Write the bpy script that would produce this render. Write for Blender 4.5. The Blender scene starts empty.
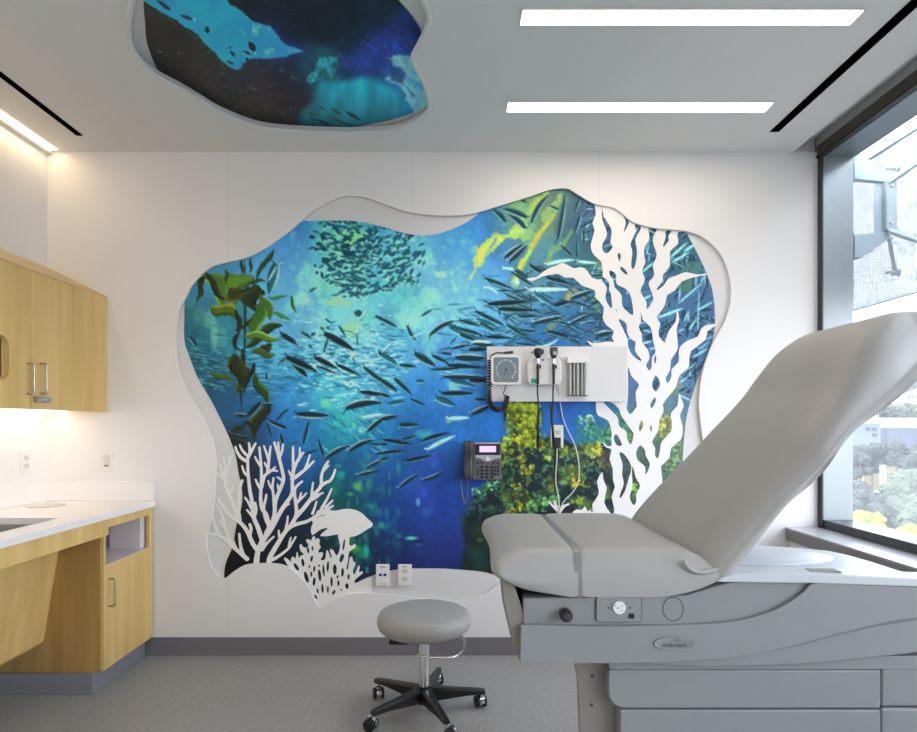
SUN, SKY, WHITE, EXPO = 1.4, .55, 8.0, 1.31
import numpy as np, math
# ---------------------------------------------------------------- printed pictures
def pts(s, ox=0, oy=0, k=1.0):
    v = [float(a) for a in s.replace(',', ' ').split()]
    return [(ox + v[i]/k, oy + v[i+1]/k) for i in range(0, len(v), 2)]

def smooth_poly(P, n=6, closed=True):
    out = []; N = len(P)
    for i in range(N if closed else N-1):
        g = (lambda j: P[j % N]) if closed else (lambda j: P[min(max(j, 0), N-1)])
        p0, p1, p2, p3 = g(i-1), g(i), g(i+1), g(i+2)
        for k in range(n):
            t = k/n
            out.append(tuple(0.5*((2*p1[a]) + (-p0[a]+p2[a])*t + (2*p0[a]-5*p1[a]+4*p2[a]-p3[a])*t*t
                             + (-p0[a]+3*p1[a]-3*p2[a]+p3[a])*t**3) for a in (0, 1)))
    if not closed: out.append(P[-1])
    return out

def poly_sdf(X, Y, P):
    """signed distance to polygon, negative inside"""
    d = np.full(X.shape, 1e9); s = np.zeros(X.shape, bool)
    N = len(P)
    for i in range(N):
        ax, ay = P[i]; bx, by = P[(i+1) % N]
        ex, ey = bx-ax, by-ay
        L = ex*ex+ey*ey
        if L < 1e-9: continue
        t = np.clip(((X-ax)*ex+(Y-ay)*ey)/L, 0, 1)
        dd = (X-ax-t*ex)**2+(Y-ay-t*ey)**2
        d = np.minimum(d, dd)
        c = ((ay > Y) != (by > Y))
        if c.any():
            s ^= c & (X < (bx-ax)*(Y-ay)/((by-ay) if by != ay else 1e-9)+ax)
    d = np.sqrt(d)
    return np.where(s, -d, d)

def stroke_sdf(X, Y, P, r0, r1, out):
    """tapered chain of capsules, unioned into out"""
    n = len(P)
    seg = [math.hypot(P[i+1][0]-P[i][0], P[i+1][1]-P[i][1]) for i in range(n-1)]
    tot = sum(seg) or 1; acc = 0
    for i in range(n-1):
        ax, ay = P[i]; bx, by = P[i+1]
        ra = r0+(r1-r0)*acc/tot; acc += seg[i]; rb = r0+(r1-r0)*acc/tot
        m = max(ra, rb)+4
        sel = (X > min(ax, bx)-m) & (X < max(ax, bx)+m) & (Y > min(ay, by)-m) & (Y < max(ay, by)+m)
        if not sel.any(): continue
        x = X[sel]; y = Y[sel]; ex, ey = bx-ax, by-ay
        t = np.clip(((x-ax)*ex+(y-ay)*ey)/max(ex*ex+ey*ey, 1e-9), 0, 1)
        d = np.hypot(x-ax-t*ex, y-ay-t*ey)-(ra+(rb-ra)*t)
        out[sel] = np.minimum(out[sel], d)
    return out

class Canvas:
    def __init__(s, x0, y0, x1, y1, step, seed=1):
        s.x0, s.y0, s.x1, s.y1, s.step = x0, y0, x1, y1, step
        s.xs = np.arange(x0, x1+step*.5, step); s.ys = np.arange(y0, y1+step*.5, step)
        s.X, s.Y = np.meshgrid(s.xs, s.ys)
        s.C = np.zeros(s.X.shape+(3,)); s.rng = np.random.RandomState(seed)
    def base(s, ctrl, sig=26):
        num = np.zeros_like(s.C); den = np.zeros(s.X.shape)+1e-12
        for (x, y, r, g, b) in ctrl:
            w = np.exp(-((s.X-x)**2+(s.Y-y)**2)/(2*sig*sig))+1e-7/(1+(s.X-x)**2+(s.Y-y)**2)
            num += w[..., None]*np.array([r, g, b]); den += w
        s.C = num/den[..., None]
    def noise(s, cx, cy, octv=3, seed=0):
        r = np.random.RandomState(seed); out = np.zeros(s.X.shape); amp = 1; tot = 0
        for o in range(octv):
            nx = int((s.x1-s.x0)/cx)+3; ny = int((s.y1-s.y0)/cy)+3
            G = r.rand(ny, nx)
            u = (s.X-s.x0)/cx; v = (s.Y-s.y0)/cy
            i = u.astype(int); j = v.astype(int); f = u-i; g = v-j
            f = f*f*(3-2*f); g = g*g*(3-2*g)
            out += amp*((G[j, i]*(1-f)+G[j, i+1]*f)*(1-g)+(G[j+1, i]*(1-f)+G[j+1, i+1]*f)*g)
            tot += amp; amp *= .55; cx /= 2; cy /= 2
        return out/tot
    def blend(s, m, col, sl=None):
        c = np.asarray(col, float)
        if sl is None: s.C += (c-s.C)*m[..., None]
        else: s.C[sl] += (c-s.C[sl])*m[..., None]
    def win(s, xa, ya, xb, yb):
        i0 = max(int((xa-s.x0)/s.step), 0); i1 = min(int((xb-s.x0)/s.step)+2, len(s.xs))
        j0 = max(int((ya-s.y0)/s.step), 0); j1 = min(int((yb-s.y0)/s.step)+2, len(s.ys))
        if i1 <= i0 or j1 <= j0: return None
        return (slice(j0, j1), slice(i0, i1))
    def blob(s, x, y, rx, ry, col, a=1.0, rot=0, soft=.5):
        R = max(rx, ry)*1.6+2; w = s.win(x-R, y-R, x+R, y+R)
        if w is None: return
        c, n = math.cos(math.radians(rot)), math.sin(math.radians(rot))
        dx = s.X[w]-x; dy = s.Y[w]-y
        d = np.sqrt(((dx*c+dy*n)/rx)**2+((-dx*n+dy*c)/ry)**2)
        if rx > 4 and soft > .4:
            if not hasattr(s, 'NT'): s.NT = s.noise(7, 9, 4, 101)
            d = d+(s.NT[w]-.5)*1.6; a = a*1.15
        m = np.clip((1+soft-d)/(2*soft+1e-6), 0, 1); m = m*m*(3-2*m)
        s.blend(np.clip(a*m, 0, 1), col, w)
    def spindle(s, x0, y0, x1, y1, w, col, hi=None, lo=None, bend=0, a=1.0, tail=0, p=.75, shape='fish'):
        L = math.hypot(x1-x0, y1-y0)
        if L < 1: return
        R = w+abs(bend)+3
        W = s.win(min(x0, x1)-R, min(y0, y1)-R, max(x0, x1)+R, max(y0, y1)+R)
        if W is None: return
        ux, uy = (x1-x0)/L, (y1-y0)/L
        dx = s.X[W]-x0; dy = s.Y[W]-y0
        u = (dx*ux+dy*uy)/L; v = -dx*uy+dy*ux
        if ux < 0: v = -v          # v positive = downward on the picture
        v = v+bend*4*u*(1-u)
        uu = np.clip(u, 0, 1)
        if shape == 'fish': hw = w/2*np.sin(np.pi*np.clip(uu, 0, 1)**p)**.75*(1-.25*(1-uu))
        else:
            if not hasattr(s, 'NL'): s.NL = s.noise(4, 4, 3, 211)
            hw = w/2*np.sin(np.pi*uu**p)**.8; hw = hw*(.72+.62*s.NL[W]); v = v+w*.22*np.sin(uu*7+x0)
        if tail:
            hw = np.maximum(hw, np.where(uu < .13, (0.13-uu)/.13*w*.5+.5, 0))
            hw = np.maximum(hw, np.where(uu < .5, w*.12, 0))
        edge = hw-np.abs(v)
        m = np.clip(edge/s.step+.5, 0, 1)*np.clip((u*L+.5)/1, 0, 1)*np.clip(((1-u)*L+.5)/1, 0, 1)
        if tail:
            notch = (np.abs(v) < (0.10-uu)/.10*w*.35) & (uu < .10)
            m = np.where(notch, 0, m)
        c = np.zeros(m.shape+(3,))+np.array(col, float)
        q = np.clip(v/(hw+.3), -1, 1)
        if lo is not None:
            k = np.clip((q-.35)/.4, 0, 1)[..., None]; c = c+(np.array(lo, float)-c)*k*.85
        if hi is not None:
            k = np.clip((-q-.35)/.4, 0, 1)[..., None]; c = c+(np.array(hi, float)-c)*k*.85
        s.C[W] += (c-s.C[W])*(a*m)[..., None]
    def poly(s, P, col, a=1.0, soft=1.0):
        xs = [p[0] for p in P]; ys = [p[1] for p in P]
        w = s.win(min(xs)-3, min(ys)-3, max(xs)+3, max(ys)+3)
        if w is None: return
        d = poly_sdf(s.X[w], s.Y[w], P)
        s.blend(a*np.clip(.5-d/soft, 0, 1), col, w)

MURAL_BASE = """190 320 38 95 112;200 290 48 118 150;215 275 60 130 160;225 320 48 130 150;250 270 72 152 200;280 250 75 150 205;290 225 50 120 190;300 260 88 165 220
280 300 85 165 215;300 310 95 170 215;330 235 70 170 170;350 260 70 165 185;380 250 65 160 190;330 290 95 190 200;400 245 85 175 205;400 290 85 185 195;420 260 105 180 215
440 245 70 150 205;450 280 100 170 225;470 240 60 140 205;480 280 80 150 215;490 220 45 115 175;460 300 100 170 220;430 310 115 195 210;380 320 85 175 195;350 320 105 190 210
520 215 120 165 110;540 210 105 135 95;560 210 62 92 105;580 215 45 80 110;520 250 60 120 170;545 260 60 120 160;575 260 50 105 110;600 240 45 85 115;640 250 45 85 115;680 250 48 88 105;700 290 55 90 125
690 330 60 95 135;710 320 58 90 125;660 300 60 105 140;640 330 60 95 135;600 300 50 100 135;570 310 55 110 150;530 300 70 130 175;500 310 85 155 205;550 340 40 100 155;600 330 45 90 130
200 350 38 115 135;190 370 25 70 90;210 360 35 120 145;240 360 45 130 160;290 350 85 170 205;330 340 110 195 220;360 350 105 190 220;380 370 90 175 215;420 350 80 155 215;460 350 70 145 210;470 390 55 130 205;430 390 50 130 200
400 330 80 170 205;220 390 30 75 100;240 400 35 95 145;260 390 45 120 170;300 390 50 140 195;330 385 70 175 200;360 390 75 175 200;390 400 45 130 195;250 430 25 60 85;280 430 35 105 175;310 430 35 120 180;340 430 35 140 165;370 430 35 130 170
400 440 32 105 175;440 430 38 110 190;470 420 40 115 195;500 420 35 105 180;430 470 35 85 165;460 480 28 70 150;400 480 35 85 155;370 470 30 90 155;340 470 22 85 130;310 470 25 85 145;280 470 28 75 130;255 470 25 45 70
240 480 38 42 38;230 540 25 28 30;250 520 28 30 38;250 560 22 22 28;270 500 25 60 110;280 540 28 32 48;300 520 25 45 75;310 540 22 55 62;330 500 18 85 85;350 500 18 85 95;380 500 22 65 120;340 560 25 45 50;360 540 22 60 80
370 570 25 38 65;400 510 28 65 140;400 550 28 55 110;380 560 25 45 85;430 500 38 65 155;430 550 35 55 125;460 520 32 62 135;460 560 35 48 115;420 570 30 42 95;480 540 30 50 100;500 570 28 40 60;300 580 25 28 38;330 590 25 28 38
540 430 40 110 170;560 420 32 100 175;590 420 30 100 165;600 440 40 110 110;560 410 28 92 175;640 380 70 100 135;640 440 75 110 100;680 400 75 110 140;660 430 110 130 100;680 450 85 110 90;620 460 65 85 95;600 490 45 55 70;640 500 60 70 80;660 460 85 100 90"""

def paint_mural(step=1.0):
    c = Canvas(172, 182, 728, 612, step, 3); rng = c.rng
    c.base([tuple(float(a) for a in l.split()) for l in MURAL_BASE.replace('\n', ';').split(';')], 15)
    # drifting light and murk
    n = c.noise(18, 34, 4, 5)-.5; n2 = c.noise(60, 90, 2, 8)-.5
    c.C *= (1+.30*n+.12*n2)[..., None]
    # soft vertical bands of far kelp
    for (x, y, rx, ry, col, a) in [(338,265,20,30,(120,215,160),.45),(352,240,14,16,(150,230,120),.55),(310,280,10,14,(130,220,200),.5),(303,300,8,6,(160,235,190),.6),
        (290,308,8,6,(120,215,190),.5),(336,302,12,3,(185,235,120),.7),(432,296,9,8,(150,225,190),.6),(408,320,12,9,(150,230,190),.6),(440,275,5,3,(170,230,160),.6),
        (425,262,8,8,(120,200,210),.5),(415,305,22,10,(120,210,190),.4),(430,345,7,20,(110,205,190),.45),(398,270,5,30,(95,190,200),.4),(350,330,9,8,(170,225,110),.5),
        (340,300,12,10,(120,205,180),.4),(363,322,12,16,(110,200,175),.45),(210,318,5,8,(90,170,160),.6),(215,335,4,14,(110,190,160),.7),(200,315,6,8,(75,150,150),.4),
        (223,338,4,12,(80,165,160),.5),(190,303,5,6,(70,140,130),.4),(360,285,8,16,(140,220,170),.4),(342,420,7,10,(60,200,170),.5),(354,424,2,5,(120,225,150),.8),
        (330,395,18,22,(70,185,190),.35),(325,403,6,4,(120,220,160),.6),(350,415,22,18,(70,185,190),.3),(362,430,4,3,(140,230,220),.7),(330,445,5,10,(20,150,160),.4),
        (341,475,4,4,(30,190,170),.6),(357,486,5,5,(110,200,110),.65),(369,484,3,6,(60,180,120),.5),(350,494,3,2,(80,190,110),.6),(338,466,4,2,(40,180,170),.5),
        (335,485,6,12,(20,130,110),.4),(424,435,8,5,(80,200,190),.5),(453,385,5,6,(140,220,200),.6),(449,420,3,3,(200,230,110),.6),(434,460,5,8,(70,90,200),.45),
        (424,492,3,4,(80,80,210),.6),(418,502,2,4,(120,170,210),.7),(426,512,5,4,(50,110,160),.4),(412,538,6,2,(90,220,190),.8),(418,541,6,1.5,(20,50,60),.7),(419,545,4,1.5,(60,110,150),.4),
        (372,506,3,3,(30,160,140),.5),(381,525,3,3,(40,180,170),.6),(363,552,7,8,(20,140,100),.55),(366,551,3,6,(40,210,170),.6),(357,549,5,4,(70,190,60),.6),(367,570,1.5,3,(30,190,170),.7),
        (350,540,5,4,(40,120,60),.5),(463,520,5,5,(30,90,80),.7),(240,300,10,30,(60,130,190),.0)]:
        c.blob(x, y, rx, ry, col, a, 0, .6)
    for _ in range(120):       # small glimmers in the deep lower middle
        x, y = rng.uniform(325, 400), rng.uniform(455, 575)
        k = rng.rand(); c.blob(x, y, rng.uniform(1, 4), rng.uniform(1, 6), (20+40*k, 90+90*k, 100+50*k), .35)
    for _ in range(160):       # pale glints, upper water
        x, y = rng.uniform(290, 480), rng.uniform(230, 345)
        c.blob(x, y, rng.uniform(1, 4), rng.uniform(1, 5), (140, 215, 220), .28)
    # distant streaming school
    for _ in range(900):
        x = rng.uniform(186, 405); t = (x-186)/220
        yc = 372-12*t if t > .5 else 362+6*math.sin(t*6); y = yc+rng.normal()*(15+4*t)
        L = rng.uniform(4, 15); ang = rng.normal()*.10+(.22 if x < 230 else .06)
        k = rng.rand(); fade = .8 if y < 392+10*t else .35
        far = x < 240
        colb = (85, 160, 175) if far else ((140, 220, 235) if 300 < x else (95, 185, 215))
        col = colb if k > .5 else ((22, 68, 88) if far else (22, 92, 135))
        c.spindle(x-L/2*math.cos(ang), y-L/2*math.sin(ang), x+L/2*math.cos(ang), y+L/2*math.sin(ang), rng.uniform(1.2, 2.8), col, a=fade*rng.uniform(.4, .9))
    for _ in range(260):
        x, y = rng.normal(348, 26), rng.normal(366, 19); L = rng.uniform(3, 9)
        ang = rng.normal()*.3
        c.spindle(x, y, x+L*math.cos(ang), y+L*math.sin(ang), rng.uniform(1.2, 2.6), (190, 240, 245) if rng.rand() > .35 else (30, 110, 150), a=.7)
    for _ in range(110):
        x, y = rng.uniform(320, 385), rng.uniform(395, 450); ang = rng.uniform(.3, .9); L = rng.uniform(4, 12)
        c.spindle(x, y, x+L*math.cos(ang), y+L*math.sin(ang), 1.5, (110, 220, 215) if rng.rand() > .5 else (20, 85, 125), a=.55)
    # ball of small dark fish
    for _ in range(470):
        if rng.rand() < .58: x, y = rng.normal(350, 17), rng.uniform(221, 304); x += (y-260)*.10
        else: x = rng.uniform(364, 424); y = rng.uniform(226, 296-(x-364)*.12)
        if y > 300-abs(x-350)*.25 or x < 311: continue
        if x > 405 and rng.rand() < .5: continue
        L = rng.uniform(4, 9.5) if x < 372 else rng.uniform(5, 11); w = rng.uniform(2.2, 4.6)
        ang = rng.normal()*.5-.1 if x < 372 else -rng.uniform(.3, 1.25)
        if rng.rand() < .5: c.spindle(x-L/2, y+1.5, x+L/2, y+1.5-L*math.sin(-ang)*-.3, w, (150, 225, 205), a=.6)
        c.spindle(x-L/2*math.cos(ang), y-L/2*math.sin(ang), x+L/2*math.cos(ang), y+L/2*math.sin(ang), w, (12+rng.rand()*20, 72+rng.rand()*30, 92+rng.rand()*30), lo=(60, 150, 165) if rng.rand() < .4 else None, a=.95, p=1)
    for s_ in "312 237 6 4;323 237 5 6;319 244 6 4;316 249 4 4;324 249 3 5;322 275 3 7;345 246 10 5;348 253 12 6;361 240 10 4;346 239 8 4;335 228 7 3;326 260 9 5;339 262 14 3".split(';'):
        x, y, a, b = map(float, s_.split()); c.blob(x, y, a/2, b/2, (10, 62, 82), .95, rng.uniform(-20, 20), .2)
    # yellow-green kelp fronds, upper right
    def ribbon(P, w, col, a=.9, edge=None):
        P = smooth_poly(P, 5, False)
        d = np.full(c.X.shape, 1e3); stroke_sdf(c.X, c.Y, P, w, w*.55, d)
        q = c.noise(7, 9, 3, int(w*10)+len(P))
        c.blend(a*np.clip(.5-(d+w*1.5*(q-.5))/1.4, 0, 1)*np.clip(.55+q*.9, 0, 1), col)
        if edge is not None: c.blend(a*.8*np.clip(.5-(d+w*.45+5*(q-.4))/2, 0, 1), edge)
    T = lambda s: pts(s, 470, 185, 7.318)
    c.poly(pts("520 185 578 185 560 230 545 290 510 330 505 290 520 250 528 215"), (88, 130, 108), .35, 16)
    ribbon(T("70 540 90 470 180 410 260 380 350 330"), 7.5, (168, 205, 95), .9, (205, 215, 80))
    ribbon(T("400 330 340 360 300 350"), 8, (150, 195, 100), .8)
    ribbon(T("190 400 150 460"), 1.6, (75, 140, 175), .9)
    ribbon(T("0 690 40 620 70 550"), 1.6, (185, 205, 110), .8)
    ribbon(T("330 720 370 590 430 500 460 440"), 3.6, (150, 195, 80), .9, (215, 195, 60))
    ribbon(T("450 450 500 370 570 280 640 190"), 3.6, (150, 170, 75), .8, (205, 180, 55))
    ribbon(T("380 250 450 200 500 110 570 55"), 4.5, (150, 185, 80), .75, (190, 200, 60))
    ribbon(T("330 120 420 240 430 400"), 8, (110, 175, 120), .5)
    ribbon(T("570 230 640 140 660 80"), 5.5, (150, 190, 90), .6)
    ribbon(T("570 560 600 480 680 430 740 340"), 3, (120, 165, 80), .6)
    ribbon(pts("596 250 598 236"), 2.5, (120, 180, 60), .7)
    ribbon(pts("598 262 600 276"), 3.5, (90, 120, 85), .8); ribbon(pts("594 298 599 312"), 3.2, (95, 140, 70), .8)
    ribbon(pts("566 300 574 290 584 296"), 3.5, (120, 125, 85), .7, (190, 160, 80))
    ribbon(pts("548 330 556 322 562 318"), 3, (135, 150, 80), .6)
    # slashes of fish over the right side
    for _ in range(520):
        x, y = rng.uniform(578, 718), rng.uniform(200, 395)
        if y > 350 and x < 640: continue
        L = rng.uniform(5, 19); ang = (rng.choice([-.75, -.6, -.4, -1.3, .5, -1.5]) if x > 640 else rng.choice([-.3, -.1, .15, -.5, -1.4]))+rng.normal()*.15
        k = rng.rand()
        if k > .72: c.spindle(x, y, x+L*.8*math.cos(ang), y+L*.8*math.sin(ang), rng.uniform(1.0, 2.0), (150, 215, 228), a=.85)
        elif k > .55: c.spindle(x, y, x+L*math.cos(ang), y+L*math.sin(ang), rng.uniform(1.2, 2.8), (70, 125, 160), a=.6)
        else: c.spindle(x, y, x+L*math.cos(ang), y+L*math.sin(ang), rng.uniform(2.2, 4.4), (20, 48, 66), lo=(28, 62, 80), hi=(135, 205, 215) if k < .32 else None, a=.85)
    for _ in range(150):
        x, y = rng.uniform(500, 600), rng.uniform(265, 346); L = rng.uniform(7, 22); ang = rng.choice([.05, .3, -.3, .5])+rng.normal()*.1
        if x < 520 and y < 290: continue
        c.spindle(x, y, x+L*math.cos(ang), y+L*math.sin(ang), rng.uniform(2, 4), (22, 58, 74), lo=(50, 120, 135), hi=(120, 195, 205) if rng.rand() < .45 else None, a=.75)
    for _ in range(130):
        x, y = rng.normal(478, 22), rng.normal(345, 26); L = rng.uniform(8, 20); ang = .12+rng.normal()*.15
        if x > 520 or x < 425: continue
        c.spindle(x, y, x+L*math.cos(ang), y+L*math.sin(ang), rng.uniform(1.6, 3.6), (24, 72, 96), lo=(60, 140, 160), hi=(110, 190, 205) if rng.rand() < .4 else None, a=.55)
    for (x0, y0, x1, y1, w) in [(657.5,318,684,308,4),(678,304,704,281,2.6),(697,311,714,301,2.4),(670,258,688,242,3.5),(671,263,690,252,3.5),(684,252,697,243,4),(642,300,652,295,3),
        (679,302,681,281,1.8),(698,330,699,290,1.6),(642,272,655,262,3),(678,384,688,377,2.6),(692,358,709,348,2.6),(689,330,697,318,2.5),(684,322,688,312,2),(642,344,652,341,3)]:
        c.spindle(x0, y0, x1, y1, w, (140, 210, 215), lo=(60, 110, 140), a=.9)
    c.blob(692, 268, 10, 6, (75, 120, 110), .6, -30); c.blob(686, 284, 8, 6, (70, 115, 95), .6); c.blob(672, 388, 10, 6, (100, 125, 95), .7, -45)
    # traced fish: tail -> head, width;  d dark, h bright back, b bright belly, t teal, l light, g green
    ST = dict(d=((14, 32, 42), (28, 66, 82), (95, 180, 190)), h=((16, 46, 60), (195, 240, 235), None), b=((15, 42, 55), None, (180, 235, 232)),
              t=((26, 96, 116), (14, 50, 66), (150, 225, 220)), l=((150, 215, 220), (200, 240, 235), (70, 140, 160)), g=((30, 90, 60), None, (60, 150, 90)),
              n=((16, 50, 64), (34, 112, 130), (115, 200, 205)))
    def F(ox, oy, k, s):
        for it in s.split(';'):
            f = it.split()
            if len(f) < 6: continue
            a = [float(v) for v in f[:5]]; bend = float(f[6])/k if len(f) > 6 else 0
            col, hi, lo = ST[f[5]]
            c.spindle(ox+a[0]/k, oy+a[1]/k, ox+a[2]/k, oy+a[3]/k, a[4]/k*1.08, col, hi, lo, bend, 1, tail=1 if a[4]/k > 3.2 else 0)
    K = 7.318
    # tall kelp plant at left
    def leaf(x0, y0, x1, y1, w, col, hi=None, lo=None, bend=0, p=.8):
        w2 = w*(1.18 if w > 30 else 1.15); col = tuple(v*.78 for v in col)
        if hi is None and w > 30: hi = tuple(v*1.25 for v in col)
        if lo is None and w > 30: lo = tuple(v*.6 for v in col)
        c.spindle(180+x0/K, 250+y0/K, 180+x1/K, 250+y1/K, w2/K, col, hi, lo, bend/K+(w/K*.12 if w > 40 else 0), 1, 0, p, 'leaf')
    DK = (38, 52, 30); OL = (72, 92, 25); GR = (88, 140, 35); MG = (55, 100, 35)
    leaf(480, 60, 470, 740, 12, DK); leaf(455, 720, 450, 1200, 26, DK, p=.5); leaf(470, 350, 480, 900, 12, DK)
    leaf(510, 170, 345, 390, 125, (105, 165, 50), (70, 120, 40)); leaf(190, 160, 350, 400, 110, (85, 135, 42), None, (110, 175, 60)); leaf(195, 160, 340, 370, 42, DK, bend=-25)
    leaf(360, 280, 490, 410, 115, (62, 66, 25), None, (90, 105, 30)); leaf(225, 412, 440, 500, 85, (90, 125, 30), (150, 150, 40), None)
    leaf(685, -10, 545, 225, 34, (48, 85, 35)); leaf(500, 235, 630, 225, 30, (45, 90, 60)); leaf(450, 300, 610, 300, 55, (30, 60, 35))
    leaf(550, 270, 520, 450, 120, (42, 62, 28), (55, 80, 35)); leaf(560, 400, 680, 480, 60, GR, (120, 170, 60), None); leaf(590, 380, 560, 660, 95, (70, 125, 40), (50, 90, 35), (100, 160, 70))
    leaf(595, 320, 670, 515, 52, (85, 125, 40), None, MG); leaf(640, 340, 790, 325, 24, (60, 150, 80), bend=-20); leaf(665, 465, 810, 520, 26, (60, 160, 90), bend=15)
    leaf(750, 545, 470, 730, 60, (42, 70, 30), (70, 115, 50), None, 18); leaf(470, 625, 740, 645, 50, (100, 150, 45), (160, 200, 110), None, -10)
    leaf(335, 140, 345, 255, 24, (50, 85, 45)); leaf(115, 235, 190, 215, 55, DK); leaf(160, 230, 130, 380, 38, (55, 62, 32)); leaf(452, 70, 455, 185, 24, (45, 75, 50)); leaf(520, 55, 515, 170, 20, (48, 72, 40))
    leaf(415, 430, 440, 625, 34, DK); leaf(420, 600, 390, 740, 30, DK); leaf(530, 510, 400, 600, 22, DK)
    leaf(600, 690, 660, 760, 60, (50, 70, 30)); leaf(520, 745, 700, 775, 45, (80, 110, 40)); leaf(410, 755, 440, 1050, 110, (60, 72, 28), None, (85, 105, 35)); leaf(400, 780, 430, 1000, 70, (42, 55, 24))
    leaf(545, 815, 460, 1060, 32, (30, 52, 42)); leaf(220, 895, 400, 960, 34, (85, 115, 35)); leaf(540, 910, 640, 1130, 60, (48, 85, 38), (80, 130, 50)); leaf(640, 1110, 520, 1400, 72, (45, 58, 28), (62, 88, 32))
    leaf(380, 1350, 480, 1260, 34, (48, 60, 30)); leaf(470, 1255, 565, 1320, 26, (35, 50, 40)); leaf(395, 1330, 420, 1460, 50, (52, 52, 32))
    leaf(805, 330, 850, 470, 22, (50, 130, 80)); 
    F(180, 250, K, "710 80 650 325 88 t;720 600 850 670 30 d;385 700 450 740 22 d;70 630 130 710 38 n")
    c.spindle(277, 266, 267, 283, 3, (165, 215, 220), a=.8)
    F(180, 350, K, "400 475 505 480 34 h;490 495 600 375 55 d;700 520 795 430 20 d;640 515 780 580 32 b;630 530 672 645 20 d;730 615 752 690 30 d;600 400 695 400 26 h;350 600 530 635 24 h -15;400 640 540 700 26 h -10;720 95 810 45 22 d;545 330 565 330 20 d;630 170 632 225 18 d;340 625 440 640 30 d")
    F(280, 310, K, "300 160 548 298 66 d;0 180 132 258 34 d;235 340 425 432 48 d;400 393 582 478 34 d;80 375 202 492 58 d;20 335 272 450 62 d;265 408 412 467 24 b;595 405 810 575 42 n;565 598 790 628 42 d;455 732 755 680 62 h 25;690 40 830 115 34 n;710 305 850 395 44 n;328 62 385 102 18 n;425 108 482 195 22 n;152 158 238 212 28 n;352 208 318 315 24 n;562 178 566 265 16 n;605 243 688 168 14 l;738 312 812 235 14 l;578 72 645 -5 16 l;188 92 242 95 20 l;335 322 402 320 14 n;240 332 302 320 12 n;536 338 542 392 12 n;225 190 262 165 28 n;205 255 240 280 20 n;298 120 310 150 18 n;335 130 372 135 22 n")
    c.blob(280+572/K, 310+22/K, 3.8, 3.2, (15, 70, 88), .95, 0, .2)
    F(280, 400, K, "98 105 370 118 52 b;0 115 68 62 20 d;0 185 48 212 30 d;168 338 216 138 38 n;322 432 274 272 24 d;165 412 282 362 22 d;325 432 515 332 40 h 12;492 385 700 288 42 h 18;628 238 790 108 40 h 6;592 132 760 103 32 l;625 502 800 422 32 h 6;558 556 730 520 32 h 6;700 392 815 372 28 h;640 322 790 328 24 n;0 250 22 325 28 d;30 320 100 412 14 g;48 322 135 310 14 g")
    F(380, 310, K, "298 48 388 -8 20 d;350 198 560 75 40 h 22;572 75 735 118 36 n;540 128 755 192 42 n;488 118 725 218 62 t;690 5 815 75 32 n;700 68 815 112 30 t;720 90 815 155 26 n;655 240 815 235 38 l;518 282 655 250 32 h;635 292 785 290 44 d;455 318 535 325 24 d;528 345 775 350 58 h;475 405 748 422 44 d;352 440 605 425 34 n;438 485 785 492 44 h;640 512 790 520 58 d;500 512 702 558 42 t;428 612 692 610 46 d;398 640 558 703 56 t;690 655 790 660 26 d;-5 58 132 128 32 n;198 105 270 228 30 n -12;225 203 350 150 16 l;-5 318 132 402 48 t;138 402 266 416 42 n;238 310 408 412 66 n;370 328 505 392 40 n;92 488 236 624 42 n;-5 505 132 598 50 n;213 648 342 702 28 n;52 692 192 665 38 t;-5 612 78 638 38 n;258 525 332 522 34 t;8 312 102 228 16 l;515 252 568 190 18 n")
    F(380, 400, K, "130 182 288 180 54 n;288 308 515 240 38 d 6;332 372 558 258 36 l 4;5 288 242 328 38 d;158 292 268 263 30 n;-5 392 188 370 32 d;-5 442 82 420 32 n;172 452 385 405 35 d;128 655 290 540 30 h 10;298 588 465 518 30 h -12;483 140 658 130 36 l;658 108 815 35 44 h;-5 140 132 112 44 h;-5 322 60 326 22 d")
    c.blob(380+295/K, 400+162/K, 1, 1, (60, 120, 150), .4)
    F(470, 185, K, "265 280 160 175 46 n 10;435 250 232 172 52 n 10;412 330 278 218 50 n 14;445 300 582 68 46 n 22;652 182 580 150 26 n;638 432 702 55 46 n;660 440 752 525 22 d;780 535 786 395 16 d;242 535 385 430 46 h;278 565 418 438 44 h;410 130 368 108 26 n;768 185 810 75 34 n;768 345 812 195 42 n;238 608 350 625 26 l;330 610 440 690 28 n;430 585 525 645 38 d;545 590 770 548 32 l 8")
    F(460, 260, 8.136, "178 138 435 238 40 n;215 160 275 212 20 t;182 225 312 285 24 l 20;305 252 428 250 26 n;340 72 440 70 26 l;430 75 545 155 30 n;408 92 612 222 26 d;560 35 665 108 38 d;690 140 890 190 48 d;200 362 560 342 58 d;285 398 615 415 50 d;315 400 325 452 22 n;528 245 895 240 44 l;595 268 765 372 48 t;755 378 905 335 48 d;105 408 375 542 46 n;140 478 308 548 38 t;158 498 295 592 32 n;368 518 528 622 42 n;198 625 408 635 42 d;-10 488 162 538 38 n;-10 558 185 612 42 n;-10 600 125 655 48 n;85 680 305 692 36 h;585 515 855 455 46 h;468 462 645 455 42 n;690 573 900 632 38 d;458 680 615 692 30 n;500 570 625 590 32 n;578 395 568 268 12 d;790 500 900 532 28 n;610 700 800 640 22 l -25;370 500 420 450 22 t;440 170 480 200 60 l")
    F(570, 260, 9.15, "-10 355 220 275 52 h;-10 372 205 438 26 d;-10 585 185 492 36 h;230 690 395 655 60 h;60 15 250 30 30 l;90 60 210 70 22 n;-10 690 120 725 30 n")
    # reef at the lower right
    reef = smooth_poly(pts("505 405 540 405 541 440 556 434 575 444 590 446 604 443 612 458 625 470 660 440 690 430 700 470 700 600 478 600 470 540 466 512 476 492 490 482 498 470 500 452 508 436"), 4)
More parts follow.
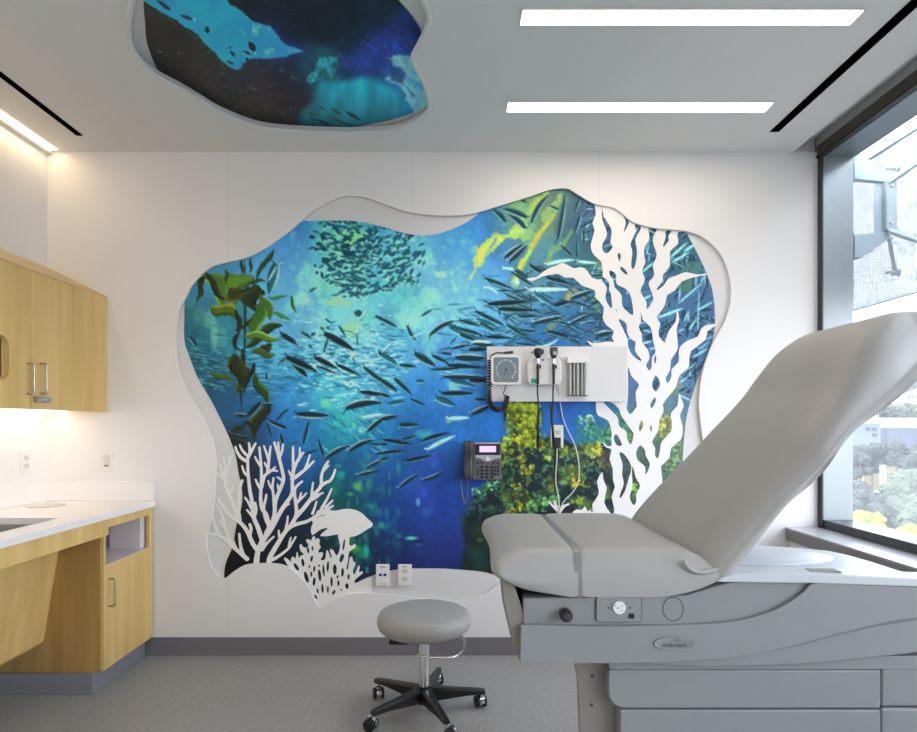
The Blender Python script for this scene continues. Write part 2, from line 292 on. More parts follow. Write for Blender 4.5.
    sd = poly_sdf(c.X, c.Y, reef); m = np.clip(.5-(sd+6*(c.noise(9, 9, 3, 21)-.5))/1.5, 0, 1)
    n1 = c.noise(14, 14, 4, 31); n3 = c.noise(5, 5, 2, 33)
    reefc = np.zeros_like(c.C)+np.array([28, 42, 48.])
    reefc += np.clip((n1-.54)*6, 0, 1)[..., None]*np.array([55, 62, 5.]); reefc += np.clip((c.noise(4, 4, 2, 37)-.62)*7, 0, 1)[..., None]*np.array([20, 60, 40.]); reefc *= (.75+.5*n3)[..., None]
    s_ = np.clip((c.X-600)/60, 0, 1)[..., None]; reefc = reefc*(1-s_)+(reefc*.45+np.array([60, 80, 70.]))*s_
    c.C += (reefc-c.C)*m[..., None]
    def patch(P, col, a=.9, seed=1, sc=6, thr=.0):
        P = smooth_poly(P, 4); xs = [p[0] for p in P]; ys = [p[1] for p in P]
        d = poly_sdf(c.X, c.Y, P); q = c.noise(sc, sc, 3, seed)
        q2 = c.noise(sc*.7, sc*.7, 3, seed+50)
        mm = np.clip(.5-(d+sc*3.2*(q-.5))/1.1, 0, 1)*(1 if sc < 4.5 and a >= 1 else np.clip((q2-.36)*7, .12, 1))
        col = np.array(col, float); cc = col*np.clip(.0+1.9*c.noise(3.2, 3.2, 3, seed+7), .3, 1.3)[..., None]
        c.C += (cc-c.C)*(a*mm)[..., None]
    R = lambda s: pts(s, 465, 395, 6.1)
    patch(R("262 40 445 40 442 330 410 310 370 270 330 210 290 150 262 110"), (132, 150, 42), 1, 41, 4)
    patch(R("215 290 280 240 350 235 400 300 330 330 270 350 220 345"), (140, 165, 50), .95, 42, 5)
    patch(R("290 270 340 250 370 275 330 295"), (225, 215, 60), .9, 43, 3)
    patch(R("225 400 330 350 400 330 380 370 300 410 240 425"), (110, 140, 55), .9, 44, 5)
    patch(R("320 400 360 380 370 460 345 480"), (150, 145, 50), .85, 45, 4)
    patch(R("355 540 400 430 425 480 400 560"), (150, 165, 55), .85, 46, 5)
    patch(R("30 600 80 560 160 530 215 520 190 570 120 590 60 610"), (110, 185, 135), .9, 47, 4)
    patch(R("220 470 260 430 300 480 280 530 220 560"), (60, 110, 60), .7, 48, 5)
    patch(R("290 540 350 545 345 565 300 560"), (165, 180, 55), .9, 49, 3)
    patch(R("280 610 330 590 400 620 390 690 320 700"), (100, 120, 35), .85, 50, 5)
    patch(R("240 725 330 670 350 690 280 760 200 780"), (205, 190, 50), .9, 51, 3)
    patch(R("400 660 480 640 560 620 555 670 450 690 400 760"), (100, 165, 95), .8, 52, 5)
    patch(R("455 270 520 240 600 300 680 310 740 290 800 300 830 340 760 370 680 350 600 380 560 330 470 330"), (118, 140, 48), .95, 53, 4)
    patch(R("470 350 520 370 515 400 480 395"), (150, 170, 60), .85, 54, 3)
    patch(R("520 500 560 480 540 560 510 570"), (110, 120, 50), .7, 55, 4)
    patch(R("0 690 60 610 110 600 60 700 40 730"), (50, 90, 90), .6, 57, 6)
    patch(R("700 130 770 130 790 170 750 190 700 170"), (140, 200, 150), .95, 61, 3)
    patch(R("700 200 760 180 800 160 815 170 800 260 760 310 720 310 720 260"), (70, 140, 110), .95, 62, 4)
    patch(R("810 230 850 190 900 180 900 280 850 290 815 270"), (75, 140, 90), .95, 63, 4)
    patch(R("770 310 830 290 840 340 820 380 780 390"), (175, 175, 65), .9, 64, 3)
    patch(R("800 380 860 350 890 400 880 470 820 450"), (75, 62, 55), .8, 65, 5)
    patch(R("650 500 690 480 700 540 660 560"), (185, 175, 60), .9, 66, 3)
    patch(R("720 540 750 535 745 565 725 560"), (130, 165, 50), .9, 67, 3)
    patch(R("640 640 720 610 730 640 660 670"), (135, 160, 50), .9, 68, 4)
    patch(R("460 640 560 620 570 650 500 690 450 700"), (110, 175, 100), .8, 69, 4)
    patch(pts("642 432 650 425 656 420 660 423 655 434 646 440"), (105, 120, 80), .9, 70, 3)
    patch(pts("659 420 672 417 673 434 660 438"), (150, 155, 70), .95, 71, 3)
    patch(pts("628 432 633 436 631 443 627 445"), (140, 165, 50), .9, 72, 3)
    patch(pts("640 420 644 424 641 431 639 428"), (150, 180, 60), .95, 73, 3)
    patch(pts("670 448 682 444 684 456 672 470 664 468"), (110, 135, 90), .9, 74, 4)
    patch(pts("632 484 636 484 636 492 632 492"), (140, 190, 50), .95, 75, 2)
    patch(pts("618 412 626 420 632 432 628 442 622 430"), (70, 130, 95), .9, 76, 4)
    for _ in range(60):
        x, y = rng.uniform(560, 605), rng.uniform(448, 475); c.blob(x, y, rng.uniform(.6, 1.6), rng.uniform(.6, 1.6), (120, 175, 130), .5)
    for _ in range(90):
        x, y = rng.uniform(475, 640), rng.uniform(455, 600); c.blob(x, y, rng.uniform(1, 2.5), rng.uniform(1, 2), (95, 120, 50), .5)
    # dark growth under the left coral and the lower right
    c.blend(.85*np.clip((c.X-463+8*c.noise(10, 10, 2, 77))/6, 0, 1)*np.clip((c.Y-506)/20, 0, 1)*np.clip((560-c.X)/10, 0, 1), (28, 42, 42))
    c.blob(478, 555, 9, 10, (35, 75, 70), .5); c.blob(480, 540, 3, 2, (90, 120, 60), .5)
    c.poly(pts("228 432 246 436 250 460 246 500 236 540 222 570 222 520 242 490"), (38, 40, 34), .75, 10)
    g = c.noise(2.5, 2.5, 2, 91)-.5
    c.C *= (1+.16*g)[..., None]
    c.C = np.clip(c.C, 0, 255); L = c.C.mean(2, keepdims=True)
    c.C = L+(c.C-L)*.95; up = np.clip((440-c.Y)/120, 0, 1)[..., None]; c.C = c.C*(1+.07*up)
    c.C = 128+(c.C-128)*1.10+4; c.C = np.clip(c.C, 6, 250)
    return c

CEIL_BASE = """145 10 25 28 26;150 40 22 24 24;170 70 25 25 24;200 100 36 34 30;250 120 42 38 32;300 130 38 36 38;180 90 34 30 28;220 60 32 32 28;260 90 34 26 32;300 100 26 20 34
320 120 25 45 60;340 120 8 70 92;350 100 14 140 160;330 90 18 130 148;380 95 16 130 155;400 100 14 105 150;420 115 10 90 145;370 115 10 90 120;310 70 18 45 70;320 60 26 80 95;345 70 20 45 85;360 60 22 45 110
380 50 32 45 125;400 40 26 38 110;350 40 14 24 44;320 30 10 14 30;300 10 12 14 26;340 10 14 16 32;380 10 12 24 44;410 30 20 34 90;290 45 10 14 26;270 25 12 14 26;420 70 60 140 190;425 95 50 150 200;405 70 40 90 160;430 50 30 60 120
250 5 10 14 26;240 70 22 30 40;280 70 24 20 36;350 -20 10 16 30;300 -30 10 12 24;200 -20 25 140 175;160 -20 25 90 120;400 -20 12 22 44;250 -40 12 60 90;380 -60 10 14 30;200 -60 20 80 110"""
def paint_ceiling(step=1.0):
    c = Canvas(130, -110, 446, 142, step, 5); rng = c.rng
    c.base([tuple(float(a) for a in l.split()) for l in CEIL_BASE.replace('\n', ';').split(';')], 10)
    c.C *= (1+.5*(c.noise(8, 5, 3, 3)-.5))[..., None]
    k = 5.63; T = lambda s: pts(s, 140, 0, k)
    q = 3*(c.noise(5, 5, 3, 9)-.5)
    P = smooth_poly(T("-60 -500 100 -300 60 -40 0 -10 90 50 180 100 250 150 320 190 360 240 420 300 490 370 540 392 580 370 620 330 720 328 820 315 870 300 905 288 870 270 800 235 740 155 640 120 560 50 500 15 480 -60 450 -300 300 -520"), 4)
    d = poly_sdf(c.X, c.Y, P)+q
    m = np.clip(.5-d/1.5, 0, 1)
    glow = np.exp(-np.clip(d, 0, None)/7)[..., None]*np.clip((c.X-240)/40, 0, 1)[..., None]
    c.C += (np.array([15, 45, 110.])-c.C*.3)*glow*.8
    col = np.zeros_like(c.C)+np.array([28, 145, 185.])
    r = np.clip((c.X-225)/60, 0, 1)[..., None]; col = col+(np.array([38, 130, 215.])-col)*r
    col *= (.92+.2*c.noise(14, 14, 2, 12))[..., None]
    hl = np.clip((c.noise(5, 9, 3, 14)-.55)*7, 0, 1)*np.clip(1-np.abs(d+9)/11, 0, 1)*np.clip((c.X-232)/15, 0, 1)
    col += (np.array([130, 205, 240.])-col)*(.75*hl)[..., None]
    c.C += (col-c.C)*m[..., None]
    c.poly(T("860 278 905 284 920 290 880 296"), (90, 170, 230), .8, 2)
    F = lambda s: [c.spindle(140+a[0]/k, a[1]/k, 140+a[2]/k, a[3]/k, a[4]/k, (12, 42, 58), p=1) for a in [[float(v) for v in i.split()] for i in s.split(';')]]
    F("95 0 175 60 26;225 85 300 112 24;495 268 515 268 14;508 285 535 318 22;488 342 528 362 18;575 285 628 308 18;595 325 615 345 20;570 355 598 372 14;670 335 710 352 14")
    c.spindle(140+374/k, 146/k, 140+382/k, 188/k, 5.4, (10, 30, 44), p=1); c.spindle(140+612/k, 232/k, 140+650/k, 292/k, 7, (8, 22, 32), p=1); c.blob(140+305/k, 108/k, 1.2, 1, (200, 235, 240), .8)
    # textured rock
    tx = np.clip((c.noise(3, 2, 2, 17)-.62)*6, 0, 1)*(d > 2)*np.clip((c.X-150)/50, 0, 1)*np.clip((330-c.X)/50, 0, 1)
    c.blend(.35*tx, (70, 72, 60)); c.blend(.5*np.clip(1-np.abs(d-3)/3, 0, 1)*(c.X < 225)*(c.noise(3, 3, 2, 18) > .5), (22, 92, 90))
    for s_ in "845 430 875 445;610 480 660 515;560 510 568 525;790 380 810 405;95 290 130 295;210 295 230 302;455 400 470 412;680 690 690 700;840 608 855 615;795 635 808 642".split(';'):
        a = [float(v) for v in s_.split()]; c.spindle(140+a[0]/k, a[1]/k, 140+a[2]/k, a[3]/k, 1.4, (60, 130, 115), a=.8)
    k2 = 5.23; U = lambda s: pts(s, 280, 0, k2)
    # sun rays under the arch, right
    dd = poly_sdf(c.X, c.Y, smooth_poly(U("230 440 330 430 430 400 500 410 600 470 650 560 600 640 400 665 200 660 130 660 110 600 180 520"), 4))+3*q*.4
    ang = np.arctan2(c.Y+20, c.X-(400))*0
    U_ = (c.X+c.Y*.55); ray = .5+.5*np.sin(U_/4.2+7*c.noise(26, 60, 2, 22)); ray = ray*.3+.75*c.noise(7, 60, 3, 23)
    rc = np.array([14, 100, 125.])+ray[..., None]*np.array([10, 85, 80.])
    rc *= np.clip(1.15-(c.Y-80)/90, .45, 1.1)[..., None]
    c.C += (rc-c.C)*(np.clip(.5-dd/8, 0, 1)*.85)[..., None]
    dd = poly_sdf(c.X, c.Y, U("200 290 300 300 310 340 280 420 240 400 160 440 135 420 180 370"))+2*q
    c.C += (np.array([35, 130, 140.])*(.4+1.1*c.noise(3, 5, 2, 25))[..., None]-c.C)*(.85*np.clip(.5-dd/2, 0, 1))[..., None]
    dd = poly_sdf(c.X, c.Y, U("320 310 450 250 600 190 720 200 720 290 560 300 560 400 430 370"))+4*q
    c.C += (np.array([32, 62, 150.])*(.5+c.noise(7, 7, 3, 26))[..., None]-c.C)*(.6*np.clip(.5-dd/12, 0, 1))[..., None]
    dd = poly_sdf(c.X, c.Y, smooth_poly(U("570 300 700 300 730 380 770 470 800 530 760 600 700 590 640 470 570 420 560 400 640 400 600 340"), 3))+2.5*q
    wc = np.array([120, 190, 215.])*(.65+.6*c.noise(6, 9, 3, 27))[..., None]
    c.C += (wc-c.C)*(.92*np.clip(.5-dd/2.5, 0, 1))[..., None]
    c.poly(U("575 345 630 350 660 390 640 440 580 420"), (20, 60, 110), .85, 3); c.poly(U("650 400 760 440 770 465 700 460"), (40, 130, 190), .7, 5)
    c.poly(U("650 440 710 500 690 505"), (20, 90, 150), .8, 2)
    c.poly(U("420 380 520 300 560 420 600 460 520 430"), (16, 48, 110), .6, 10)
    for s_ in "340 580 425 630 16;265 560 325 600 14;180 620 280 665 16;255 605 380 660 12;200 550 250 580 8;140 588 190 598 7".split(';'):
        a = [float(v) for v in s_.split()]; c.spindle(280+a[0]/k2, a[1]/k2, 280+a[2]/k2, a[3]/k2, a[4]/k2*1.3, (14, 44, 52), hi=(130, 170, 150) if a[4] < 15 else None, p=1)
    for _ in range(40): c.blob(rng.uniform(340, 415), rng.uniform(35, 75), .6, .6, (110, 150, 230), .6)
    return c
import bpy, bmesh, math, random
from mathutils import Vector, Matrix, geometry
C = bpy.context.scene.collection
F_, CX, CY, CAMZ = 589.0, 455.0, 424.0, 1.286
D = 3.28            # back wall
def P(px, py, Y): return Vector(((px-CX)/F_*Y, Y, CAMZ-(py-CY)/F_*Y))
def PC(px, py, Z):  # point of a horizontal plane at height Z
    Y = F_*(Z-CAMZ)/(CY-py); return Vector(((px-CX)/F_*Y, Y, Z))
def lin(*c): return tuple((v/255/12.92 if v/255 <= .04045 else ((v/255+.055)/1.055)**2.4) for v in c)
# ------------------------------------------------------------------ materials
def mat(name, col, rough=.5, metal=0, spec=.5, var=0, scale=20, bump=0, bscale=60, coat=0, sheen=0, stretch=None, col2=None):
    m = bpy.data.materials.new(name); m.use_nodes = True; nt = m.node_tree; b = nt.nodes['Principled BSDF']
    b.inputs['Roughness'].default_value = rough; b.inputs['Metallic'].default_value = metal
    b.inputs['Specular IOR Level'].default_value = spec; b.inputs['Coat Weight'].default_value = coat
    tc = nt.nodes.new('ShaderNodeTexCoord'); mp = nt.nodes.new('ShaderNodeMapping')
    nt.links.new(tc.outputs['Object'], mp.inputs[0])
    if stretch: mp.inputs['Scale'].default_value = stretch
    n = nt.nodes.new('ShaderNodeTexNoise'); n.inputs['Scale'].default_value = scale; n.inputs['Detail'].default_value = 4
    nt.links.new(mp.outputs[0], n.inputs['Vector'])
    r = nt.nodes.new('ShaderNodeValToRGB'); r.color_ramp.elements[0].position = .3; r.color_ramp.elements[1].position = .7
    a = [max(v*(1-var), 0) for v in col]; c2 = col2 if col2 else [min(v*(1+var), 1) for v in col]
    r.color_ramp.elements[0].color = (*a, 1); r.color_ramp.elements[1].color = (*c2, 1)
    nt.links.new(n.outputs['Fac'], r.inputs[0]); nt.links.new(r.outputs[0], b.inputs['Base Color'])
    if bump:
        n2 = nt.nodes.new('ShaderNodeTexNoise'); n2.inputs['Scale'].default_value = bscale; nt.links.new(mp.outputs[0], n2.inputs['Vector'])
        bp = nt.nodes.new('ShaderNodeBump'); bp.inputs['Strength'].default_value = bump; bp.inputs['Distance'].default_value = .002
        nt.links.new(n2.outputs['Fac'], bp.inputs['Height']); nt.links.new(bp.outputs[0], b.inputs['Normal'])
    return m
def emis(name, col, st):
    m = bpy.data.materials.new(name); m.use_nodes = True; nt = m.node_tree; nt.nodes.clear()
    e = nt.nodes.new('ShaderNodeEmission'); e.inputs[0].default_value = (*col, 1); e.inputs[1].default_value = st
    o = nt.nodes.new('ShaderNodeOutputMaterial'); nt.links.new(e.outputs[0], o.inputs[0]); return m
def attr_mat(name, rough=.45):
    m = bpy.data.materials.new(name); m.use_nodes = True; nt = m.node_tree; b = nt.nodes['Principled BSDF']
    a = nt.nodes.new('ShaderNodeAttribute'); a.attribute_name = 'print'; nt.links.new(a.outputs['Color'], b.inputs['Base Color'])
    b.inputs['Roughness'].default_value = rough; b.inputs['Specular IOR Level'].default_value = .3; return m
M = {}
M['wall'] = mat('white_wall_panel', lin(234, 234, 235), .5, var=.01, scale=3)
M['wall2'] = mat('white_recess_board', lin(222, 222, 223), .5, var=.01, scale=3)
M['cut'] = mat('white_cutout_board', lin(240, 240, 240), .45, var=.005, scale=3)
M['ceil'] = mat('matte_white_ceiling', lin(224, 225, 224), .9, var=.01, scale=3)
M['seam'] = mat('panel_joint', lin(212, 211, 209), .6)
M['floor'] = mat('grey_speckled_vinyl', lin(156, 157, 158), .38, var=.13, scale=55, spec=.35)
M['base'] = mat('grey_rubber_base', lin(122, 120, 126), .45, var=.02)
M['kick'] = mat('grey_kick_vinyl', lin(132, 134, 142), .35, var=.03)
M['wood'] = mat('maple_veneer', (.70, .47, .165), .38, var=.08, scale=3.2, stretch=(5, 5, .35), col2=(.78, .55, .22), spec=.4)
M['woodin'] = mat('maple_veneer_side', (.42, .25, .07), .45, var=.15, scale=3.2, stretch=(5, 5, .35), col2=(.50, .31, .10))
M['edge'] = mat('maple_edge', (.60, .42, .17), .4, var=.06, scale=4)
M['inner'] = mat('white_melamine', lin(220, 212, 215), .5)
M['counter'] = mat('white_solid_surface', lin(240, 238, 238), .18, var=.01, spec=.5)
M['steel'] = mat('brushed_steel', (.55, .54, .52), .32, 1, stretch=(1, 1, 12), scale=20, var=.06)
M['nickel'] = mat('satin_nickel', (.50, .48, .45), .35, 1, var=.03)
M['chrome'] = mat('chrome', (.82, .83, .85), .07, 1)
M['black'] = mat('black_plastic', (.012, .012, .014), .38)
M['void'] = mat('black_slot', (.003, .003, .003), .9, spec=0)
M['alu'] = mat('silver_window_metal', (.30, .34, .36), .36, .6, var=.03)
M['alud'] = mat('dark_window_metal', (.05, .055, .06), .4, .3)
M['brown'] = mat('dark_brown_shade_cloth', (.075, .066, .058), .7)
M['railg'] = mat('grey_shade_rail', (.34, .36, .35), .45)
M['sill'] = mat('grey_sill_edge', lin(120, 120, 122), .45)
M['silltop'] = mat('grey_stone_sill', lin(170, 172, 178), .25, var=.03, scale=30)
M['vinyl'] = mat('grey_upholstery', lin(162, 162, 160), .46, var=.015, scale=6, bump=.12, bscale=420, spec=.4)
M['vinyl2'] = mat('grey_upholstery_piping', lin(128, 130, 129), .25, spec=.7)
M['shell'] = mat('light_grey_plastic', lin(141, 145, 145), .4, var=.01)
M['shell2'] = mat('pale_grey_plastic', lin(198, 205, 210), .35, var=.01)
M['shell3'] = mat('warm_grey_plastic', lin(138, 134, 126), .5, var=.02)
M['gasket'] = mat('dark_grey_gasket', lin(70, 74, 76), .6)
M['white'] = mat('white_plastic', lin(232, 232, 232), .35)
M['offw'] = mat('off_white_plate', lin(212, 212, 208), .4)
M['plate'] = mat('grey_white_board', lin(222, 222, 224), .4)
M['dial'] = mat('blue_grey_dial', lin(120, 138, 148), .12, spec=.8)
M['green'] = mat('green_label', lin(20, 185, 150), .4)
M['blue'] = mat('blue_print', lin(35, 80, 210), .4)
M['navy'] = mat('navy_jack', lin(25, 25, 140), .35)
M['dgrey'] = mat('charcoal_plastic', lin(62, 62, 66), .35, var=.03)
M['pgrey'] = mat('phone_grey', lin(96, 96, 100), .35, var=.03)
M['key'] = mat('dark_key', lin(30, 30, 33), .4)
M['silver'] = mat('silver_plastic', lin(190, 192, 196), .25, .5)
M['lcd'] = emis('lit_phone_screen', lin(210, 185, 245), .6)
M['tube'] = mat('clear_grey_tube', lin(120, 122, 118), .2, spec=.8)
M['tubed'] = mat('dark_grey_tube', lin(168, 170, 166), .25, spec=.6)
M['txt'] = mat('grey_lettering', lin(96, 102, 104), .5)
M['lamp'] = emis('warm_white_diffuser', (1.0, .86, .70), 8.0)
M['cove'] = emis('warm_cove_strip', (1.0, .72, .42), 5.0)
M['under'] = emis('warm_cabinet_strip', (1.0, .80, .58), 2.2)
M['wcable'] = mat('white_cable', lin(215, 215, 215), .35)
# ------------------------------------------------------------------ builders
LOC = {}
class MB:
    def __init__(s): s.v = []; s.f = []; s.mi = []; s.cur = 0
    def add(s, v, f):
        o = len(s.v); s.v += [tuple(p) for p in v]; s.f += [tuple(o+i for i in q) for q in f]; s.mi += [s.cur]*len(f); return s
    def box(s, x0, x1, y0, y1, z0, z1):
        x0, x1 = sorted((x0, x1)); y0, y1 = sorted((y0, y1)); z0, z1 = sorted((z0, z1))
        return s.add([(x0,y0,z0),(x1,y0,z0),(x1,y1,z0),(x0,y1,z0),(x0,y0,z1),(x1,y0,z1),(x1,y1,z1),(x0,y1,z1)],
                     [(0,3,2,1),(4,5,6,7),(0,1,5,4),(1,2,6,5),(2,3,7,6),(3,0,4,7)])
    def loft(s, secs, caps=True, closed=True):
        n = len(secs[0]); v = [p for q in secs for p in q]; f = []
        for i in range(len(secs)-1):
            for j in range(n if closed else n-1):
                k = (j+1) % n; f.append((i*n+j, i*n+k, (i+1)*n+k, (i+1)*n+j))
        if caps: f.append(tuple(range(n-1, -1, -1))); f.append(tuple((len(secs)-1)*n+j for j in range(n)))
        return s.add(v, f)
    def prism_xz(s, Pl, y0, y1): return s.loft([[(x, y0, z) for x, z in Pl], [(x, y1, z) for x, z in Pl]])
    def prism_xy(s, Pl, z0, z1): return s.loft([[(x, y, z0) for x, y in Pl], [(x, y, z1) for x, y in Pl]])
    def prism_yz(s, Pl, x0, x1): return s.loft([[(x0, y, z) for y, z in Pl], [(x1, y, z) for y, z in Pl]])
    def tube(s, Pt, r, n=8, caps=True):
        Pt = [Vector(p) for p in Pt]; R = r if isinstance(r, (list, tuple)) else [r]*len(Pt)
        up = None; secs = []
        for i, p in enumerate(Pt):
            t = (Pt[min(i+1, len(Pt)-1)]-Pt[max(i-1, 0)]).normalized()
            if up is None: up = t.orthogonal().normalized()
            up = (up-t*up.dot(t)).normalized(); w = t.cross(up)
            secs.append([p+(up*math.cos(2*math.pi*k/n)+w*math.sin(2*math.pi*k/n))*R[i] for k in range(n)])
        return s.loft(secs, caps)
    def lathe(s, prof, c, n=32, axis='z'):
        secs = []
        for r, h in prof:
            q = []
            for k in range(n):
                a = 2*math.pi*k/n; u, w = r*math.cos(a), r*math.sin(a)
                q.append((c[0]+u, c[1]+w, c[2]+h) if axis == 'z' else ((c[0]+u, c[1]+h, c[2]+w) if axis == 'y' else (c[0]+h, c[1]+u, c[2]+w)))
            secs.append(q)
        return s.loft(secs)
    def rbox(s, x0, x1, y0, y1, z0, z1, r, n=5):   # rounded rectangle in XZ, extruded in Y
        return s.prism_xz(rrect(x0, x1, z0, z1, r, n), y0, y1)
    def build(s, name, m, parent=None, loc=None, smooth=False, bevel=0, seg=2, sub=0, angle=None):
        me = bpy.data.meshes.new(name)
        L = Vector(LOC[parent.name]) if parent else Vector(loc or (0, 0, 0))
        me.from_pydata([Vector(p)-L for p in s.v], [], s.f); me.validate()
        for q in (m if isinstance(m, (list, tuple)) else [m]): me.materials.append(q)
        bm = bmesh.new(); bm.from_mesh(me)
        if len(bm.faces) == len(s.mi):
            for f, i in zip(bm.faces, s.mi): f.material_index = i
        bmesh.ops.remove_doubles(bm, verts=bm.verts, dist=1e-6)
        bmesh.ops.recalc_face_normals(bm, faces=bm.faces); bm.to_mesh(me); bm.free()
        o = bpy.data.objects.new(name, me); C.objects.link(o)
        if parent: o.parent = parent; LOC[o.name] = LOC[parent.name]
        else: o.location = L; LOC[o.name] = tuple(L)
        if smooth:
            for p in me.polygons: p.use_smooth = True
            if angle: me.set_sharp_from_angle(angle=math.radians(angle))
        if bevel:
            b = o.modifiers.new('bevel', 'BEVEL'); b.width = bevel; b.segments = seg; b.limit_method = 'ANGLE'; b.angle_limit = math.radians(35)
        if sub:
            b = o.modifiers.new('sub', 'SUBSURF'); b.levels = sub; b.render_levels = sub
        return o
def rrect(x0, x1, z0, z1, r, n=5):
    out = []
    for cx, cz, a0 in ((x1-r, z1-r, 0), (x0+r, z1-r, 90), (x0+r, z0+r, 180), (x1-r, z0+r, 270)):
        for k in range(n+1):
            a = math.radians(a0+90*k/n); out.append((cx+r*math.cos(a), cz+r*math.sin(a)))
    return out
def B(*a): return MB().box(*a)
def tag(o, label, cat, group=None):
    o['label'] = label; o['category'] = cat
    if group: o['group'] = group
    return o
def struct(o): o['kind'] = 'structure'; return o
def thing(name, label, cat, loc, group=None):
    o = bpy.data.objects.new(name, None); o.empty_display_size = .05; C.objects.link(o); o.location = loc; LOC[o.name] = tuple(loc)
    return tag(o, label, cat, group)
def copy_tree(o, parent=None):
    c = o.copy(); C.objects.link(c)
    if parent: c.parent = parent
    for ch in [x for x in bpy.data.objects if x.parent == o and x != c]: copy_tree(ch, c)
    return c
def cr(Pl, n=6):   # smooth open 3-D curve
    Pl = [Vector(p) for p in Pl]; out = []
    for i in range(len(Pl)-1):
        p0, p1, p2, p3 = Pl[max(i-1, 0)], Pl[i], Pl[i+1], Pl[min(i+2, len(Pl)-1)]
        for k in range(n):
            t = k/n; out.append(.5*((2*p1)+(p2-p0)*t+(2*p0-5*p1+4*p2-p3)*t*t+(3*p1-p0-3*p2+p3)*t**3))
    out.append(Pl[-1]); return out
# ------------------------------------------------------------------ outlines of the two picture recesses (photo frame)
WALL_A = smooth_poly(pts("""186.4 295.9 192 285 207 269.6 220 264 246.5 257.6 266 247.8 286 233.6 301 221 318.7 207 336 198.6 349 195.7 360 196.4 370.6 199 390 206 407.8 211.7 427.5 214.5 449 215.6
466.8 214.5 480 211.7 500 205.5 530 196.4 544.6 191 557 188.3 568 188.6 574 192 594 203.5 612 207 622 213 633 222 650 227 665 229 684 230.6 699 235 713.8 246 724 260 730 279 731.2 297 726.5 318 718 334 711.7 346
703.5 369 699.7 392 699.5 410 702.3 434 706 470 702 510 680 548 640 570 590 582 540 584 503 583 487 592.4 466 599 443 600.5 416.5 598 377 593.7 351 594 339 598.5 327 604 317.8 606.5 309 587 299.6 577 290 568.5 280 564.5
268.8 563.5 254 564 244 565.5 234.4 571 224.6 578.5 220 577.5 212 567.7 207.5 553 206.8 542.6 207.6 533 212.4 514.9 214.3 499.6 215.8 468 214.5 449 208.6 430 198.4 409.6 183 381 176.6 359 176.3 337.5 176.9 325 179.8 309"""), 4)
WALL_B = smooth_poly(pts("""184.4 340 184.4 311 184 296 178 282 195 262 215 250 240 245 262 234 284 218 300.5 220.8 323 220.4 340 220.4 360 221.5 383.7 227 403.4 233 421 235.3 438.4 233.6 458 226.6 471 219.4 484 209 500 196 530 184 570 178 600 190 640 210 676 216 686 232
698 254.6 705.6 271 712.7 291.7 715 321 711.6 343 701 370.4 693.6 391 688 411 684.8 430 683 453 682 480 678 520 660 556 600 580 560 586 530 584 503 577 484 572 466 570 450 568.8 435 568.3 400 569 377 574 356 583 336 597 318 604
306 598 294 586 282 575 262 572 244 574 230 580 224.4 578 225.8 563 232.5 546.4 236.8 523.5 241 509 242.4 500 242 490 238 470 236.3 458.7 232.5 446 225.8 430 211.5 401 198.4 379 189.7 357"""), 4)
k_ = 2.547
CEIL_A = smooth_poly(pts("""75 0 64 55 70 110 100 160 150 200 200 226 250 255 300 285 380 318 450 332 550 338 640 340 740 335 800 315 835 290 845 265 835 220 810 170 803 145 820 110 840 70 845 40 830 0 790 -60 700 -130 560 -190 420 -215 280 -200 170 -150 110 -70""", 100, 0, k_), 6)
CEIL_B = smooth_poly(pts("""112 0 115 60 120 110 140 165 165 212 150 240 230 290 330 340 440 356 500 350 545 334 640 325 760 300 848 262 856 230 846 190 815 150 822 105 808 60 760 0 700 -60 600 -120 500 -155 400 -170 280 -155 180 -100 130 -50""", 100, 0, k_), 6)
# ------------------------------------------------------------------ room shell
XL, XR, ZC, YB0 = -2.272, 2.02, 2.80, -3.0
BX, ZB = 3.299, 2.838
def plane_hole(name, outer, hole, front, depth_v, m):
    """sheet with a hole; front(x, y) -> point, depth_v = vector into the sheet"""
    def area(q): return sum(q[i][0]*q[(i+1) % len(q)][1]-q[(i+1) % len(q)][0]*q[i][1] for i in range(len(q)))
    if area(outer) < 0: outer = outer[::-1]
    if area(hole) > 0: hole = hole[::-1]
    tri = geometry.tessellate_polygon([[Vector((a, b, 0)) for a, b in outer], [Vector((a, b, 0)) for a, b in hole]])
    allp = list(outer)+list(hole); n = len(allp)
    v = [Vector(front(a, b)) for a, b in allp]; dv = Vector(depth_v); v2 = [p+dv for p in v]
    f = [tuple(t) for t in tri]+[tuple(i+n for i in reversed(t)) for t in tri]
    for off, cnt in ((0, len(outer)), (len(outer), len(hole))):
        for i in range(cnt):
            j = (i+1) % cnt; f.append((off+i, off+j, off+j+n, off+i+n))
    return struct(MB().add(v+v2, f).build(name, m))
hole = [(P(x, y, D).x, P(x, y, D).z) for x, y in WALL_A]
plane_hole('wall_back', [(XL, 0), (XR, 0), (XR, ZC), (XL, ZC)], hole, lambda a, b: (a, D, b), (0, .015, 0), M['wall'])
struct(B(XL-.1, XR+.0, BX+.002, BX+.10, 0, 2.95).build('wall_mural_backing', M['wall2']))
hole = [(PC(x, y, ZC).x, PC(x, y, ZC).y) for x, y in CEIL_A]
XCE = 1.882
plane_hole('ceiling', [(XL, YB0), (XCE, YB0), (XCE, D), (XL, D)], hole, lambda a, b: (a, b, ZC), (0, 0, .034), M['ceil'])
struct(B(XL-.1, XCE+.0, YB0, D+.13, ZB+.002, ZB+.09).build('ceiling_recess_backing', M['wall2']))
struct(B(XCE-.01, 2.32, YB0, D+.13, 2.885, 2.95).build('ceiling_shade_pocket', M['ceil']))
struct(B(XL-.1, XL, YB0, D, 0, ZC+.04).build('wall_left', M['wall']))
struct(B(XL-.1, 2.6, YB0-.1, YB0, 0, 2.95).build('wall_rear', M['wall']))
